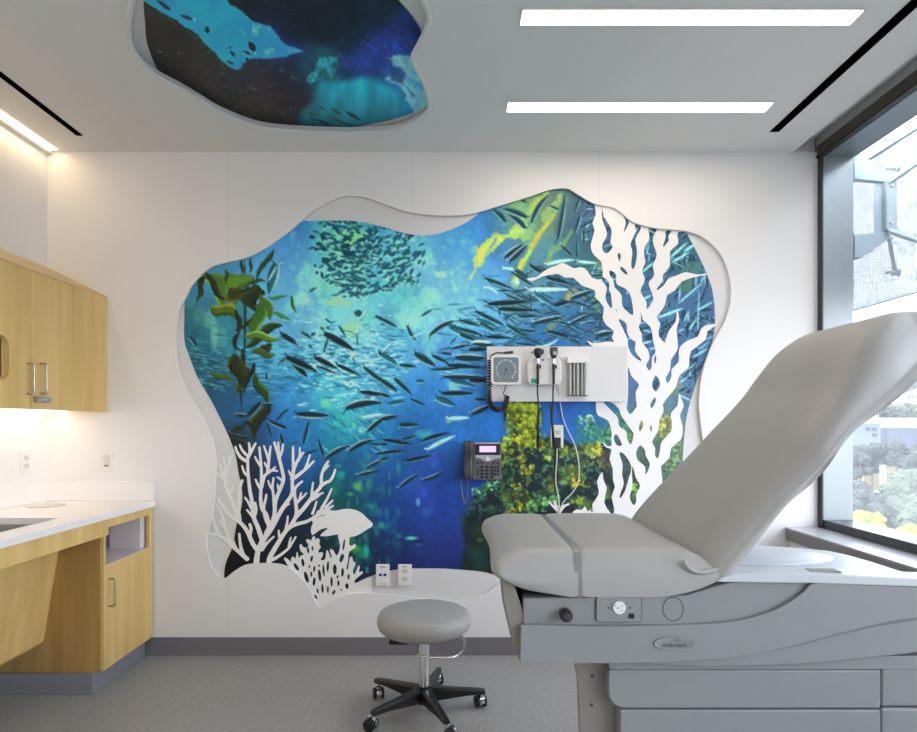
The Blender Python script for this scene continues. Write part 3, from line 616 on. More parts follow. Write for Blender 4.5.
struct(B(XL-.1, 2.35, YB0-.1, D+.1, -.12, 0).build('floor', M['floor']))
# low wall under the window, the return beside it
struct(B(1.862, 2.30, YB0, D-.001, 0, .641).build('wall_right', M['wall']))
struct(B(2.03, 2.20, D+.005, 3.42, 0, 2.884).build('trim_1', M['alu']))
# joints between the wall panels
for i, px in enumerate((228, 413, 599)):
    m = MB(); x = (px-CX)/F_*D
    m.box(x-.0012, x+.0012, D-.0008, D, .105, P(px, {228: 578, 413: 601, 599: 582}[px], D).z)
    m.box(x-.0012, x+.0012, D-.0008, D, P(px, {228: 261, 413: 210, 599: 203}[px], D).z, ZC)
    struct(m.build('trim_%d' % (i+2), M['seam']))
struct(B(P(147, 0, D).x, 1.862, D-.008, D, 0, .10).build('baseboard_back', M['base'], bevel=.003))
struct(B(XL, P(147, 0, D).x-.0, D-.006, D, 0, .09).build('trim_5', M['base']))
# raised lip around the ceiling recess
lip = [PC(x, y, ZC) for x, y in CEIL_A]
cx_ = sum(p.x for p in lip)/len(lip); cy_ = sum(p.y for p in lip)/len(lip)
m = MB(); secs = []
N = len(lip)
for i in range(N):
    t = (lip[(i+1) % N]-lip[i-1]).normalized(); nrm = Vector((t.y, -t.x, 0))
    if nrm.dot(lip[i]-Vector((cx_, cy_, ZC))) < 0 and False: nrm = -nrm
    secs.append([lip[i]-nrm*0+Vector((0, 0, .001)), lip[i]+Vector((0, 0, -.003)), lip[i]+nrm*.008+Vector((0, 0, -.005)), lip[i]+nrm*.016+Vector((0, 0, -.003)), lip[i]+nrm*.02+Vector((0, 0, .001))])
secs.append(secs[0]); struct(m.loft(secs, caps=False, closed=False).build('trim_6', M['ceil'], smooth=True))
# ------------------------------------------------------------------ printed pictures
def grid_picture(name, cv, outline, mp, scale, ctm):
    sd = poly_sdf(cv.X, cv.Y, outline); ins = sd < 0
    cell = ins[:-1, :-1] | ins[1:, :-1] | ins[:-1, 1:] | ins[1:, 1:]
    used = np.zeros(ins.shape, bool)
    used[:-1, :-1] |= cell; used[1:, :-1] |= cell; used[:-1, 1:] |= cell; used[1:, 1:] |= cell
    X = cv.X.copy(); Y = cv.Y.copy()
    O = np.array(outline); O2 = np.roll(O, -1, 0)
    for j, i in zip(*np.where(used & ~ins)):
        p = np.array([X[j, i], Y[j, i]]); e = O2-O
        t = np.clip(((p-O)*e).sum(1)/np.maximum((e*e).sum(1), 1e-9), 0, 1); q = O+e*t[:, None]
        k = ((q-p)**2).sum(1).argmin(); X[j, i], Y[j, i] = q[k]
    idx = -np.ones(ins.shape, int); idx[used] = np.arange(used.sum())
    px, py = X[used], Y[used]; W = mp(px, py)
    jj, ii = np.where(cell)
    quads = np.stack([idx[jj, ii], idx[jj+1, ii], idx[jj+1, ii+1], idx[jj, ii+1]], 1)
    me = bpy.data.meshes.new(name)
    me.vertices.add(len(px)); me.vertices.foreach_set('co', W.astype(np.float32).ravel())
    me.loops.add(quads.size); me.loops.foreach_set('vertex_index', quads.astype(np.int32).ravel())
    me.polygons.add(len(quads)); me.polygons.foreach_set('loop_start', np.arange(0, quads.size, 4, dtype=np.int32))
    me.update(calc_edges=True)
    s = np.clip(cv.C[used]/255, 0, 1); L = np.where(s <= .04045, s/12.92, ((s+.055)/1.055)**2.4)*scale
    L = np.clip(ctm(L), 0, .95)
    a = me.color_attributes.new('print', 'FLOAT_COLOR', 'POINT')
    a.data.foreach_set('color', np.concatenate([L, np.ones((len(L), 1))], 1).astype(np.float32).ravel())
    o = bpy.data.objects.new(name, me); C.objects.link(o); me.materials.append(attr_mat(name+'_print')); return o
mw = lambda x, y: np.stack([(x-CX)/F_*BX, np.full(x.shape, BX), CAMZ-(y-CY)/F_*BX], 1)
o = grid_picture('wall_mural', paint_mural(1.0), WALL_B, mw, 1.25, lambda c: c)
tag(o, 'large underwater photo mural of kelp and fish recessed in the back wall', 'mural')
def mc(x, y):
    Yv = F_*(ZB-CAMZ)/(CY-y); return np.stack([(x-CX)/F_*Yv, Yv, np.full(x.shape, ZB)], 1)
o = grid_picture('ceiling_mural', paint_ceiling(1.0), CEIL_B, mc, 2.1, lambda c: c)
tag(o, 'dark blue underwater cave picture recessed in the ceiling', 'mural')
# ------------------------------------------------------------------ white cut-outs on the mural
def ms_build(name, X, Y, S, yf, yb, m):
    ny, nx = S.shape; vid = {}; vs = []; fs = []
    inside = S < 0
    any_ = inside[:-1, :-1] | inside[1:, :-1] | inside[:-1, 1:] | inside[1:, 1:]
    def vert(key, x, y):
        if key not in vid: vid[key] = len(vs); vs.append((x, y))
        return vid[key]
    for j, i in zip(*np.where(any_)):
        c = [(j, i), (j, i+1), (j+1, i+1), (j+1, i)]; poly = []
        for k in range(4):
            a, b = c[k], c[(k+1) % 4]; sa, sb = S[a], S[b]
            if sa < 0: poly.append(vert(('n', a), X[a], Y[a]))
            if (sa < 0) != (sb < 0):
                t = min(max(sa/(sa-sb), .02), .98); kk = ('e', min(a, b), max(a, b))
                poly.append(vert(kk, X[a]+(X[b]-X[a])*t, Y[a]+(Y[b]-Y[a])*t))
        if len(poly) > 2: fs.append(poly)
    n = len(vs); from collections import Counter
    ec = Counter()
    for f in fs:
        for k in range(len(f)): ec[(f[k], f[(k+1) % len(f)])] += 1
    side = [(a, b, b+n, a+n) for (a, b) in ec if (b, a) not in ec]
    front = [P(x, y, yf) for x, y in vs]; back = [Vector((p.x, yb, p.z)) for p in front]
    me = bpy.data.meshes.new(name); me.from_pydata(front+back, [], [tuple(f) for f in fs]+side); me.materials.append(m)
    bm = bmesh.new(); bm.from_mesh(me); bmesh.ops.recalc_face_normals(bm, faces=bm.faces); bm.to_mesh(me); bm.free()
    o = bpy.data.objects.new(name, me); C.objects.link(o); return o
def grid(x0, y0, x1, y1, st=.8): return np.meshgrid(np.arange(x0, x1, st), np.arange(y0, y1, st))
Q = 9.15
t1 = lambda s: pts(s, 570, 190, Q); t2 = lambda s: pts(s, 640, 200, Q); t3 = lambda s: pts(s, 570, 260, Q); t4 = lambda s: pts(s, 640, 260, Q)
t5 = lambda s: pts(s, 580, 330, Q); t6 = lambda s: pts(s, 640, 330, Q); t7 = lambda s: pts(s, 580, 400, Q); t8 = lambda s: pts(s, 580, 450, Q)
t9 = lambda s: pts(s, 640, 390, Q); t0 = lambda s: pts(s, 520, 240, Q)
KELP = ([(594, 188)]+t1("225 130 238 220 206 300 226 370 190 500 215 590 285 655")+t3("296 80 300 130 280 178 200 160 160 100 110 65 60 72")
    +t0("490 255 440 232 390 210 330 235 260 260 200 300 150 340 60 350 110 375 200 335 330 310 380 325 420 345 490 345 560 410 620 435 675 455 690 480 690 520")
    +t3("230 340 310 430 300 520 330 590 400 650 385 700 395 732")+t5("315 110 250 105 120 122 60 85 95 135 150 162")+[(600, 352), (596, 380)]
    +t7("145 10 150 110 180 150 260 190 290 300 285 350 290 415 250 420 210 380 215 400 240 435 290 452 270 540 300 630 302 732")
    +t8("320 340 290 430 315 540 300 590 270 565 222 480 245 350 212 270 205 200 155 290 175 390 125 480 112 500 120 560 105 572 92 540 75 568 45 515 15 552 -60 560 -60 800")
    +[(655, 545), (664, 510)]+t9("195 732 200 690 270 620 285 530 370 460 390 400 390 330 365 230 400 150 378 80 355 30 345 140 285 210 290 290 285 380 200 470 185 540 165 630 135 590 140 530 110 470 170 370 180 270 215 200 212 150")
    +t6("210 680 250 620 330 520 360 420 440 350 450 290 470 190 600 90 615 0")+t4("620 650 690 598 685 585 600 600 555 640 530 700 440 735")
    +t6("370 150 355 210 355 290 290 360 290 420 255 490 235 440 275 370 285 270 340 190 345 130 338 30")+t4("335 630 360 540 340 460 328 560 270 640 235 732")
    +t6("230 120 175 60 172 0")+t4("170 650 185 580 152 520 200 460 235 390 250 320 320 280 380 200 500 155 600 137 608 122 560 130 500 130 420 110 340 140 260 170 220 230 165 272 150 268 205 190 210 130")
    +t2("212 680 275 600 275 470 350 400 340 320 360 290 400 275")+[(684, 212)])
HOLES = [t1("295 145 310 240 380 360 370 480 390 520 340 580 300 550 300 490 340 400 295 270"), t1("470 210 520 250 540 300 490 390 510 300 490 240"),
    t1("595 320 630 295 650 350 600 450 615 560 600 680 575 725 560 680 570 560 555 490 600 380"), t1("435 600 450 575 465 600 455 660"), t3("460 60 500 80 530 130 500 125 465 90"),
    t2("80 250 155 260 125 330 120 390 150 480 150 520 120 600 130 690")+t4("80 210 110 300 120 370 65 450 60 390 40 350 5 280 45 180 20 100")+t2("50 570 40 520 40 430 85 360"),
    t2("235 285 290 278 260 330 265 370 210 430 235 340"), t6("145 415 185 490 145 565 110 500"), t6("135 615 145 650 110 715 95 680"), t9("100 320 110 350 105 385 90 350"), t6("140 225 150 270 135 315 130 270"),
    t3("645 465 665 540")+t4("40 560 100 620 120 735")+t5("670 100 690 200 660 250 655 340 630 370 605 320 635 260 620 180 570 110 568 0")+t3("660 680 630 610 650 560"),
    t3("290 150 355 200 360 280 375 310 385 440 345 400 325 340 335 250 295 190"), t3("365 95 420 130 430 220 540 290 580 470 560 500 480 420 470 320 410 250 395 180 365 140"), t3("415 435 430 460 425 475"),
    t3("445 540 515 580 525 670 570 732")+t5("510 110 505 190 560 270 550 282 480 230 440 150 435 80")+t3("480 620"), t5("440 330 470 420 540 500 510 570 520 690")+t7("520 60 460 130 425 70")+t5("430 700 440 560"),
    t7("215 15 300 30 360 90 380 150 480 290 490 320 465 410 430 350 425 290 360 240 345 160 280 90"), t7("315 325 340 320 385 410 340 415 310 360"),
    t7("360 490 400 490")+t8("470 150 440 280 410 380 370 440 365 410 400 310 385 220 390 130"), t7("560 185 580 230 550 290 540 250"), t7("655 225 655 285 640 260"),
    t7("550 415 595 460 600 510 640 590 600 685 595 610 530 550 515 480"), t8("485 150 510 250 550 330 515 400 515 470 490 505 455 430 480 330 475 200")]
X, Y = grid(524, 186, 722, 552)
S = poly_sdf(X, Y, smooth_poly(KELP, 2))
for h in HOLES: S = np.maximum(S, -poly_sdf(X, Y, smooth_poly(h, 3)))
tag(ms_build('kelp_cutout', X, Y, S, 3.2955, BX-.0004, M['cut']), 'tall white wavy kelp cut-out on the right side of the mural', 'wall decoration')
BR = """1.9 1.2;258 551 252.6 543.5 246.9 531 240 522.5 228.7 514 222 505 218 498.6|1.5 1;240 522 235.4 511 229.6 495.7 226.8 490 225.3 483.6 227.7 468 231.5 455|1.2 .8;224 478 221 468 216 461 215.8 455|1.1 .8;225.6 475 225 466 223.4 457
1.3 .9;224 479 220 475 215 472|1.6 1.3;239.6 520 238.3 510 239 500 240 487 242 480.7|1 .7;229 494 231 491 233 487|1.8 1;247 559 238 551 232.5 546.4 222 537 208 533|1.5 1;244 557 240.5 546 239.2 534|1.3 .8;232.5 547 224.9 528 219 520.6
1.3 .9;218 534 212.6 519 211 514|1.2 .8;225 528 222 515 216.3 505|1.1 .8;238 551 235 546 233.5 541|2.6 2;256 566 257 556 258.5 549 260 546|2.3 1.4;259 548 263 540 271.5 528.3 282 509 291.6 494.8 292.2 484 292.6 478
1.7 1;292 479 297 476 302 472 308 467 313.6 461.3|1.2 .8;305 469.5 308 461 309.7 454.9|1.6 1.1;292.4 478 293.5 470 296.3 463 300 457 303 453|1.3 .9;293.5 471 293 459 293 447|1.1 .8;298.5 460 299.8 454 299.7 448|1 .7;292 477 290 474 288.7 470.6
2 1.1;263 543 261 537 257.4 526.3 253.5 516.8 251.6 499.6 249.7 490 247.8 470 247.8 456|1.5 .9;248 457 252 450 255.5 443.4|1.3 .8;250 453 249.5 448 248.8 443|1.5 1;246.5 461 241 457.7 237 452 235.4 447|1.2 .8;245.9 454.5 242 450 239.7 445
1.1 .8;247.5 476 244 472 242 466|1.1 .8;251 508 248 502 245 497.6|1.2 .8;253 517 249.5 513 246.9 510|1.4 1.2;249.8 535 251 529 249.7 524.4|1.4 1.1;254 517 256 510 255 503|1.7 1;266 533 268.9 526.3 266 514 262 509 260.5 498 261.2 483.6 261.2 468.3 259.3 447.5
1 .8;261 467 257 461 255 456.8|1.2 .8;261 490 258 485 255.5 479.5|1.6 .9;261.3 487 264 477 267.7 473 272 470.5 277 471|1.2 .8;268.5 472.5 272 470 275 467|1.5 .9;267.5 473 268.6 461.6 270.5 446.3|1.1 .8;268.5 460 266 452 263.8 446|1 .7;267.5 468 265.5 465 264.5 462.5
1.2 .9;262 509 265 502 266.2 494.8|1.8 1.2;270 530 274.3 514.9 275.3 501.5 280 489.3 283.4 479.7 282 470 278.2 454.9 274.3 442.6|1.1 .8;278.3 455 278.6 448 278.2 442.4|1.2 .8;279 458 282 451 283 444.3|1 .7;283 481 280 479 277.2 477|1 .7;279.5 491 278 488 277.7 484.5
1.3 .9;274.5 513 273.4 495.7 272.4 487.4 273.4 478|1 .7;272.5 490 270 486 268 480.7|1.3 1;269 527 264.8 516.8 263.8 507.2 266.2 496|2.2 1.2;269 562 270.5 556 279 541.6 285.8 531 291.6 526.3 299 523.5 308 521 320 513
1.8 1;290.6 526 296.3 514.9 295.4 501.5 294.4 491 296.8 486 302 481.6|1.9 1.1;296 516.5 303 509 309.7 500.5 313.6 495 319 489 321.2 485 321.4 476 324 468 327.9 461.6|1.1 .8;324 470 326.5 467.5 328.6 465.6|1.5 .9;320.5 486 326 482.5 330 480.7 333 476 335.2 469.6
1.2 .8;311.5 497 312 490 313 482.6|1.2 .8;314 495.5 319 494.5 323 492.8|1.3 .8;311 500 314.5 498.5 319 495.5|1.4 .8;296.3 503.5 299.5 499 301 493|1 .7;299 500.5 303 497 306.4 492.9|1.4 .8;318.6 515 322.4 507 327 499 331.5 489|1.2 .8;312.5 513.5 314.5 508 316.5 501.8
1.1 .8;325.5 507.5 329 504 332.5 500.5|1.1 .8;327 509 330 507.5 333 505.8|1.2 .8;282.5 509.5 285.5 506 289 504|1.2 .8;285.8 529 287 523 287.7 516.5|1.2 .8;280 539 279 535 278.6 530.6|1.3 .9;262 550 267 543 273.6 536.8|1.4 .8;272 560 279 556 288.7 548.3 292 543 295.6 537
1 .7;288.8 546.5 289.5 542 290.8 537.5|2.4 2.4;319 513 326 512 331 516 321 519""".replace('\n', '|')
X, Y = grid(203, 438, 342, 572, .7); S = np.full(X.shape, 50.)
for b in BR.split('|'):
    r, q = b.split(';'); r0, r1 = map(float, r.split()); stroke_sdf(X, Y, smooth_poly(pts(q), 3, False), r0*1.12+.1, r1*1.08+.05, S)
tag(ms_build('branching_coral_cutout', X, Y, S, 3.2955, BX-.0004, M['cut']), 'white antler-like branching coral cut-out at the lower left of the mural', 'wall decoration')
f5 = lambda s: pts(s, 310, 490, 10.457); f8 = lambda s: pts(s, 280, 540, 10.19)
X, Y = grid(306, 500, 380, 545, .7)
S = poly_sdf(X, Y, smooth_poly(f5("180 195 215 214 270 217 350 200 430 200 500 220 550 250 600 300 650 345 652 378 600 410 540 450 480 480 420 492 370 490 330 465 260 468 200 480 110 482 130 448 188 402 150 400 100 420 60 450 20 470 10 400 30 340 0 290 90 285 140 300"), 3))
for h in ("100 297 145 283 192 303 150 320", "105 262 128 240 148 262 122 272"): S = np.maximum(S, -poly_sdf(X, Y, f5(h)))
tag(ms_build('fish_cutout', X, Y, S, 3.2950, BX-.0004, M['cut']), 'white fish silhouette cut-out between the two white corals', 'wall decoration')
X, Y = grid(280, 528, 372, 612, .6)
S = poly_sdf(X, Y, smooth_poly(f8("""40 190 60 182 90 205 112 222 112 190 125 172 150 178 160 205 166 140 178 122 192 200 205 160 245 150 215 118 202 92 200 50 215 42 235 72 275 78 288 45 270 20 265 0 290 -10 315 10 330 -30 355 -35 360 0 380 -20 405 0 398 40 415 75 392 105 392 130 420 125 438 130
432 170 412 200 430 208 462 190 470 120 480 102 498 135 515 190 525 160 508 110 520 90 545 110 575 160 600 120 612 60 600 0 590 -40 610 -70 700 -75 715 -40 705 0 712 62 760 42 772 58 760 85 705 120 694 200 676 290 690 300 702 240 712 180 735 170 742 215 770 240 748 290 742 330 758 352 780 310 800 262 815 272
802 328 838 320 842 340 780 390 756 430 800 436 1000 370 1000 620 385 700 300 500 200 400 100 290"""), 2))
for h in """165 275 18 45 -32;232 230 16 42 -8;322 190 13 33 12;268 380 20 60 -17;298 272 9 17 0;318 350 10 30 5;348 295 11 32 8;397 262 10 14 0;347 425 15 44 8;403 360 16 62 -6;443 310 11 65 -5;487 270 12 58 3;383 520 10 30 -20;432 495 12 48 -3;487 505 10 40 0
525 425 12 52 0;558 300 20 52 0;585 375 9 20 15;595 440 12 32 0;547 535 12 30 35;622 508 8 14 -20;628 185 19 46 20;637 330 14 46 3;682 470 18 30 0;698 375 12 30 5;330 85 10 26 -5;285 105 13 32 -5;175 370 8 26 -30;215 412 8 20 -40;303 485 9 26 -35;363 580 11 28 -30;650 50 11 60 8""".replace('\n', ';').split(';'):
    a = [float(v) for v in h.split()]; x0, y0 = 280+a[0]/10.19, 540+a[1]/10.19; rx, ry = a[2]/10.19, a[3]/10.19; an = math.radians(a[4])
    dx, dy = X-x0, Y-y0; u = dx*math.cos(an)+dy*math.sin(an); v = -dx*math.sin(an)+dy*math.cos(an)
    S = np.maximum(S, (1-np.sqrt((u/rx)**2+(v/ry)**2))*min(rx, ry))
tag(ms_build('lattice_coral_cutout', X, Y, S, 3.2953, BX-.0004, M['cut']), 'small white lattice coral cut-out under the white fish silhouette', 'wall decoration')
X, Y = grid(544, 496, 576, 522, .7); S = np.full(X.shape, 50.)
for q in ("559 520 559 512 549 502", "559 512 554 501", "559 513 559 505", "559 512 564 506 569 504"): stroke_sdf(X, Y, pts(q), 2.0, .8, S)
stroke_sdf(X, Y, pts("552 520 566 520"), 2.5, 2.5, S)
tag(ms_build('coral_sprig_cutout', X, Y, S, 3.2955, BX-.0004, M['cut']), 'tiny white coral sprig cut-out behind the exam table seat', 'wall decoration')
# ------------------------------------------------------------------ ceiling fittings
def ceil_light(py0, py1, x0, x1, lab):
    a = PC(x0, py0, ZC); b = PC(x1, py0, ZC); yb_ = a.y; yf = F_*(ZC-CAMZ)/(CY-py1)
    ya, yc = sorted((yb_, yf)); t = thing('recessed_ceiling_light', lab, 'ceiling light', ((a.x+b.x)/2, (ya+yc)/2, ZC), 'recessed linear ceiling lights')
    B(a.x, b.x, ya, yc, ZC-.004, ZC-.0005).build('diffuser', M['lamp'], t)
    m = MB(); w = .004
    m.box(a.x-w, b.x+w, ya-w, ya, ZC-.005, ZC); m.box(a.x-w, b.x+w, yc, yc+w, ZC-.005, ZC); m.box(a.x-w, a.x, ya, yc, ZC-.005, ZC); m.box(b.x, b.x+w, ya, yc, ZC-.005, ZC)
    m.build('frame', M['ceil'], t)
ceil_light(102, 111, 508.5, 773.5, 'long narrow lit ceiling light, the one closer to the back wall')
ceil_light(9, 24, 523, 864, 'long narrow lit ceiling light at the top of the picture, nearer the viewer')
for yy in (1.35, -1.5):   # unseen glowing strips added on the ceiling to brighten the room
    for xx in (-1.2, ): struct(B(xx, xx+1.26, yy, yy+.08, ZC-.004, ZC-.0005).build('added_ceiling_fill', M['lamp']))
def slot(x0, x1, y0, y1, lab):
    t = thing('linear_air_slot', lab, 'air vent', ((x0+x1)/2, (y0+y1)/2, ZC), 'black linear air slots')
    B(x0, x1, y0, y1, ZC-.002, ZC-.0003).build('slot', M['void'], t)
    m = MB(); m.box((x0+x1)/2-.002, (x0+x1)/2+.002, y0, y1, ZC-.0035, ZC-.002); m.build('divider', M['void'], t)
slot(1.628, 1.676, -1.2, 3.05, 'long black air slot in the ceiling beside the window')
slot(-1.985, -1.95, -1.2, 3.09, 'long black air slot in the ceiling above the cabinets')
t = thing('cove_light', 'warm glowing light strip where the ceiling meets the left wall', 'ceiling light', (-2.23, 1, ZC))
B(-2.238, -2.192, YB0+.1, D-.035, ZC-.004, ZC-.0005).build('diffuser', M['cove'], t)
B(XL, -2.238, YB0+.1, D-.01, ZC-.012, ZC-.0005).build('trim_lip', M['ceil'], t)
# ------------------------------------------------------------------ window wall
GX = 2.177
def fr(nm, *a, m='alu', bev=.002): return struct(B(*a).build(nm, M[m], bevel=bev))
w1 = bpy.data.objects.new('window_1', None); C.objects.link(w1); w1.location = (GX, 1, 1.7); LOC['window_1'] = (GX, 1, 1.7); w1['kind'] = 'structure'
JY = D+.006
B(2.03, GX+.02, D-.03, D+.004, .72, 2.76).build('jamb', M['alu'], w1)
B(2.022, 2.03, D-.035, D+.003, .72, 2.86).build('jamb_gasket', M['alud'], w1)
B(2.03, GX+.03, YB0, D-.03, .712, .757).build('bottom_rail', M['alud'], w1, bevel=.003)
B(2.04, GX+.03, YB0, D-.03, 2.76, 2.772).build('head_soffit', M['alu'], w1)
B(2.04, 2.06, YB0, D-.03, 2.772, 2.88).build('head', M['alu'], w1)
B(GX-.02, GX+.06, .30, .36, .757, 2.76).build('mullion', M['alu'], w1, bevel=.003)
g = bpy.data.materials.new('window_glass'); g.use_nodes = True; nt = g.node_tree; nt.nodes.clear()
tr = nt.nodes.new('ShaderNodeBsdfTransparent'); tr.inputs[0].default_value = (.95, .955, .965, 1); gl = nt.nodes.new('ShaderNodeBsdfGlossy'); gl.inputs['Roughness'].default_value = .02
du = nt.nodes.new('ShaderNodeBsdfTranslucent'); du.inputs[0].default_value = (.85, .92, 1, 1)  # pale translucent share puts the outdoor haze into the glass as a veil
lw = nt.nodes.new('ShaderNodeLayerWeight'); lw.inputs[0].default_value = .5; pw = nt.nodes.new('ShaderNodeMath'); pw.operation = 'POWER'; pw.inputs[1].default_value = 5; fz = nt.nodes.new('ShaderNodeMath'); fz.operation = 'MULTIPLY_ADD'; fz.inputs[1].default_value = .9; fz.inputs[2].default_value = .04; nt.links.new(lw.outputs['Facing'], pw.inputs[0]); nt.links.new(pw.outputs[0], fz.inputs[0]); mx = nt.nodes.new('ShaderNodeMixShader'); mx2 = nt.nodes.new('ShaderNodeMixShader'); mx2.inputs[0].default_value = .055
om = nt.nodes.new('ShaderNodeOutputMaterial')
nt.links.new(tr.outputs[0], mx2.inputs[1]); nt.links.new(du.outputs[0], mx2.inputs[2])
nt.links.new(fz.outputs[0], mx.inputs[0]); nt.links.new(mx2.outputs[0], mx.inputs[1]); nt.links.new(gl.outputs[0], mx.inputs[2]); nt.links.new(mx.outputs[0], om.inputs[0])
B(GX+.022, GX+.028, .36, D-.03, .757, 2.76).build('pane', g, w1)
B(GX+.022, GX+.028, YB0, .30, .757, 2.76).build('pane', g, w1)
# far jamb outside and facade edge past the back wall
struct(B(2.08, 2.20, 3.422, 6.0, -1, 4.0).build('wall_facade', M['alu']))
t = thing('roller_shade', 'dark brown roller shade drawn up in the slot above the window', 'window shade', (2.03, 1, 2.8))
B(2.012, 2.038, YB0+.05, D-.004, 2.775, 2.832).build('rolled_cloth', M['brown'], t, bevel=.004)
B(2.006, 2.04, YB0+.05, D-.004, 2.762, 2.775).build('hem_bar', M['black'], t, bevel=.002)
B(2.008, 2.04, YB0+.05, D-.004, 2.832, 2.878).build('cassette', M['railg'], t, bevel=.002)
t = thing('window_sill', 'grey ledge running under the window behind the exam table', 'window sill', (1.94, 1, .66))
struct(t)
B(1.84, 2.20, YB0, D-.0015, .703, .712).build('top', M['silltop'], t, bevel=.001)
B(1.84, 2.20, YB0, D-.0015, .642, .703).build('edge_board', M['sill'], t, bevel=.002)
# ------------------------------------------------------------------ left base cabinet, counter, sink
FX = -1.679
t = thing('base_cabinet', 'low maple cabinet with an open cubby at the end of the counter', 'cabinet', (-1.98, 3.04, 0))
SY = 2.815
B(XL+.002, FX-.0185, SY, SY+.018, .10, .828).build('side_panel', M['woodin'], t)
B(XL+.002, FX-.02, 3.262, 3.270, .10, .828).build('side_panel', M['inner'], t)
m = MB(); m.box(FX-.018, FX, SY, 3.27, .786, .828); m.box(FX-.018, FX, 3.235, 3.27, .605, .786); m.box(FX-.018, FX, SY-.0, SY+.018, .605, .786); m.build('face_frame', M['wood'], t, bevel=.001)
B(XL+.002, FX-.002, SY+.018, 3.262, .595, .607).build('shelf', M['inner'], t)
B(XL+.002, XL+.01, SY+.018, 3.262, .607, .828).build('back_panel', M['inner'], t)
B(FX-.20, FX-.03, 3.20, 3.262, .607, .80).build('access_box', M['inner'], t, bevel=.003)
dr = B(FX-.018, FX, SY+.002, 3.268, .105, .604).build('door', M['wood'], t, bevel=.0015)
def pull(x, y, z0, z1, parent, out=.03, nx=1):
    m = MB(); pth = cr([(x, y, z0), (x+out*nx*.8, y, z0), (x+out*nx, y, z0+.012), (x+out*nx, y, (z0+z1)/2), (x+out*nx, y, z1-.012), (x+out*nx*.8, y, z1), (x, y, z1)], 4)
    return m.tube(pth, .0048, 8).build('handle', M['nickel'], parent, smooth=True)
def zz(py, px, X): Yv = X*F_/(px-CX); return CAMZ-(py-CY)/F_*Yv
hy = (FX+.03)*F_/(115-CX)
pull(FX, hy, zz(606, 115, FX+.03), zz(579, 115, FX+.03), dr)
KX = -1.722
struct(B(XL+.001, KX, 2.795, 3.273, 0, .10).build('baseboard_left', M['kick'], bevel=.002))
t = thing('sink_apron', 'maple apron board and sloped sink cover under the left countertop', 'cabinet panel', (-1.9, 1.8, .5))
B(FX+.0005, FX+.012, .6, 2.835, .752, .830).build('apron_board', M['wood'], t, bevel=.001)
m = MB(); m.prism_xz([(-1.889, .697), (-1.965, .248), (-1.987, .252), (-1.911, .697)], .6, SY-.002); m.build('sloped_panel', M['wood'], t)
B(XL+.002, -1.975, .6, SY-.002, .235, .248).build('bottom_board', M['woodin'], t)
t = thing('countertop', 'long white solid countertop with backsplash along the left wall', 'countertop', (-1.97, 1.9, .83))
CZ, CXF = .860, -1.660
sx0, sx1, sy0, sy1 = -2.17, P(63, 517, F_*(CAMZ-CZ)/(517.6-CY)).x, 1.45, F_*(CAMZ-CZ)/(518-CY)
out = [(XL+.002, .6), (CXF, .6), (CXF, D-.012), (XL+.002, D-.012)]; hol = [(sx0, sy0), (sx0, sy1), (-1.79, sy1), (-1.79, sy0)]
tri = geometry.tessellate_polygon([[Vector((a, b, 0)) for a, b in out], [Vector((a, b, 0)) for a, b in hol]])
vv = out+hol; n_ = 8; f = [tuple(q) for q in tri]+[tuple(i+n_ for i in reversed(q)) for q in tri]+[(i, (i+1) % 4, (i+1) % 4+n_, i+n_) for i in range(4)]+[(4+i, 4+(i+1) % 4, 4+(i+1) % 4+n_, 4+i+n_) for i in range(4)]
MB().add([(a, b, CZ) for a, b in vv]+[(a, b, .8305) for a, b in vv], f).build('slab', M['counter'], t)
m = MB(); m.box(XL+.002, -1.672, D-.016, D-.001, CZ, .968); m.box(XL+.001, XL+.016, .6, D-.016, CZ, .968); m.build('backsplash', M['counter'], t, bevel=.004)
t = thing('sink', 'stainless steel undermount sink basin in the white countertop', 'sink', ((sx0-1.79)/2, 1.9, .66))
m = MB(); z0 = .722; e = .003
m.box(sx0-e, -1.79+e, sy0-e, sy1+e, z0, z0+e); m.box(sx0-2*e, sx0-e, sy0-e, sy1+e, z0, .8295); m.box(-1.79+e, -1.79+2*e, sy0-e, sy1+e, z0, .8295); m.box(sx0-e, -1.79+e, sy0-2*e, sy0-e, z0, .8295); m.box(sx0-e, -1.79+e, sy1+e, sy1+2*e, z0, .8295)
m.build('basin', M['steel'], t); MB().lathe([(.0, .001), (.04, .001), (.045, .004), (.0, .004)], ((sx0-1.79)/2, 1.9, z0+e), 24).build('drain', M['chrome'], t, smooth=True)
Yd = F_*(CAMZ-CZ)/(505.6-CY); xd = (46-CX)/F_*Yd
tag(MB().lathe([(.0, 0), (.085, 0), (.088, .002), (.085, .004), (.078, .003), (0, .003)], (xd, Yd, CZ+.0005), 32).build('round_grommet_cover', M['offw'], loc=(xd, Yd, CZ), smooth=True, angle=30), 'round flat pale cover disc set in the white countertop', 'counter cover')
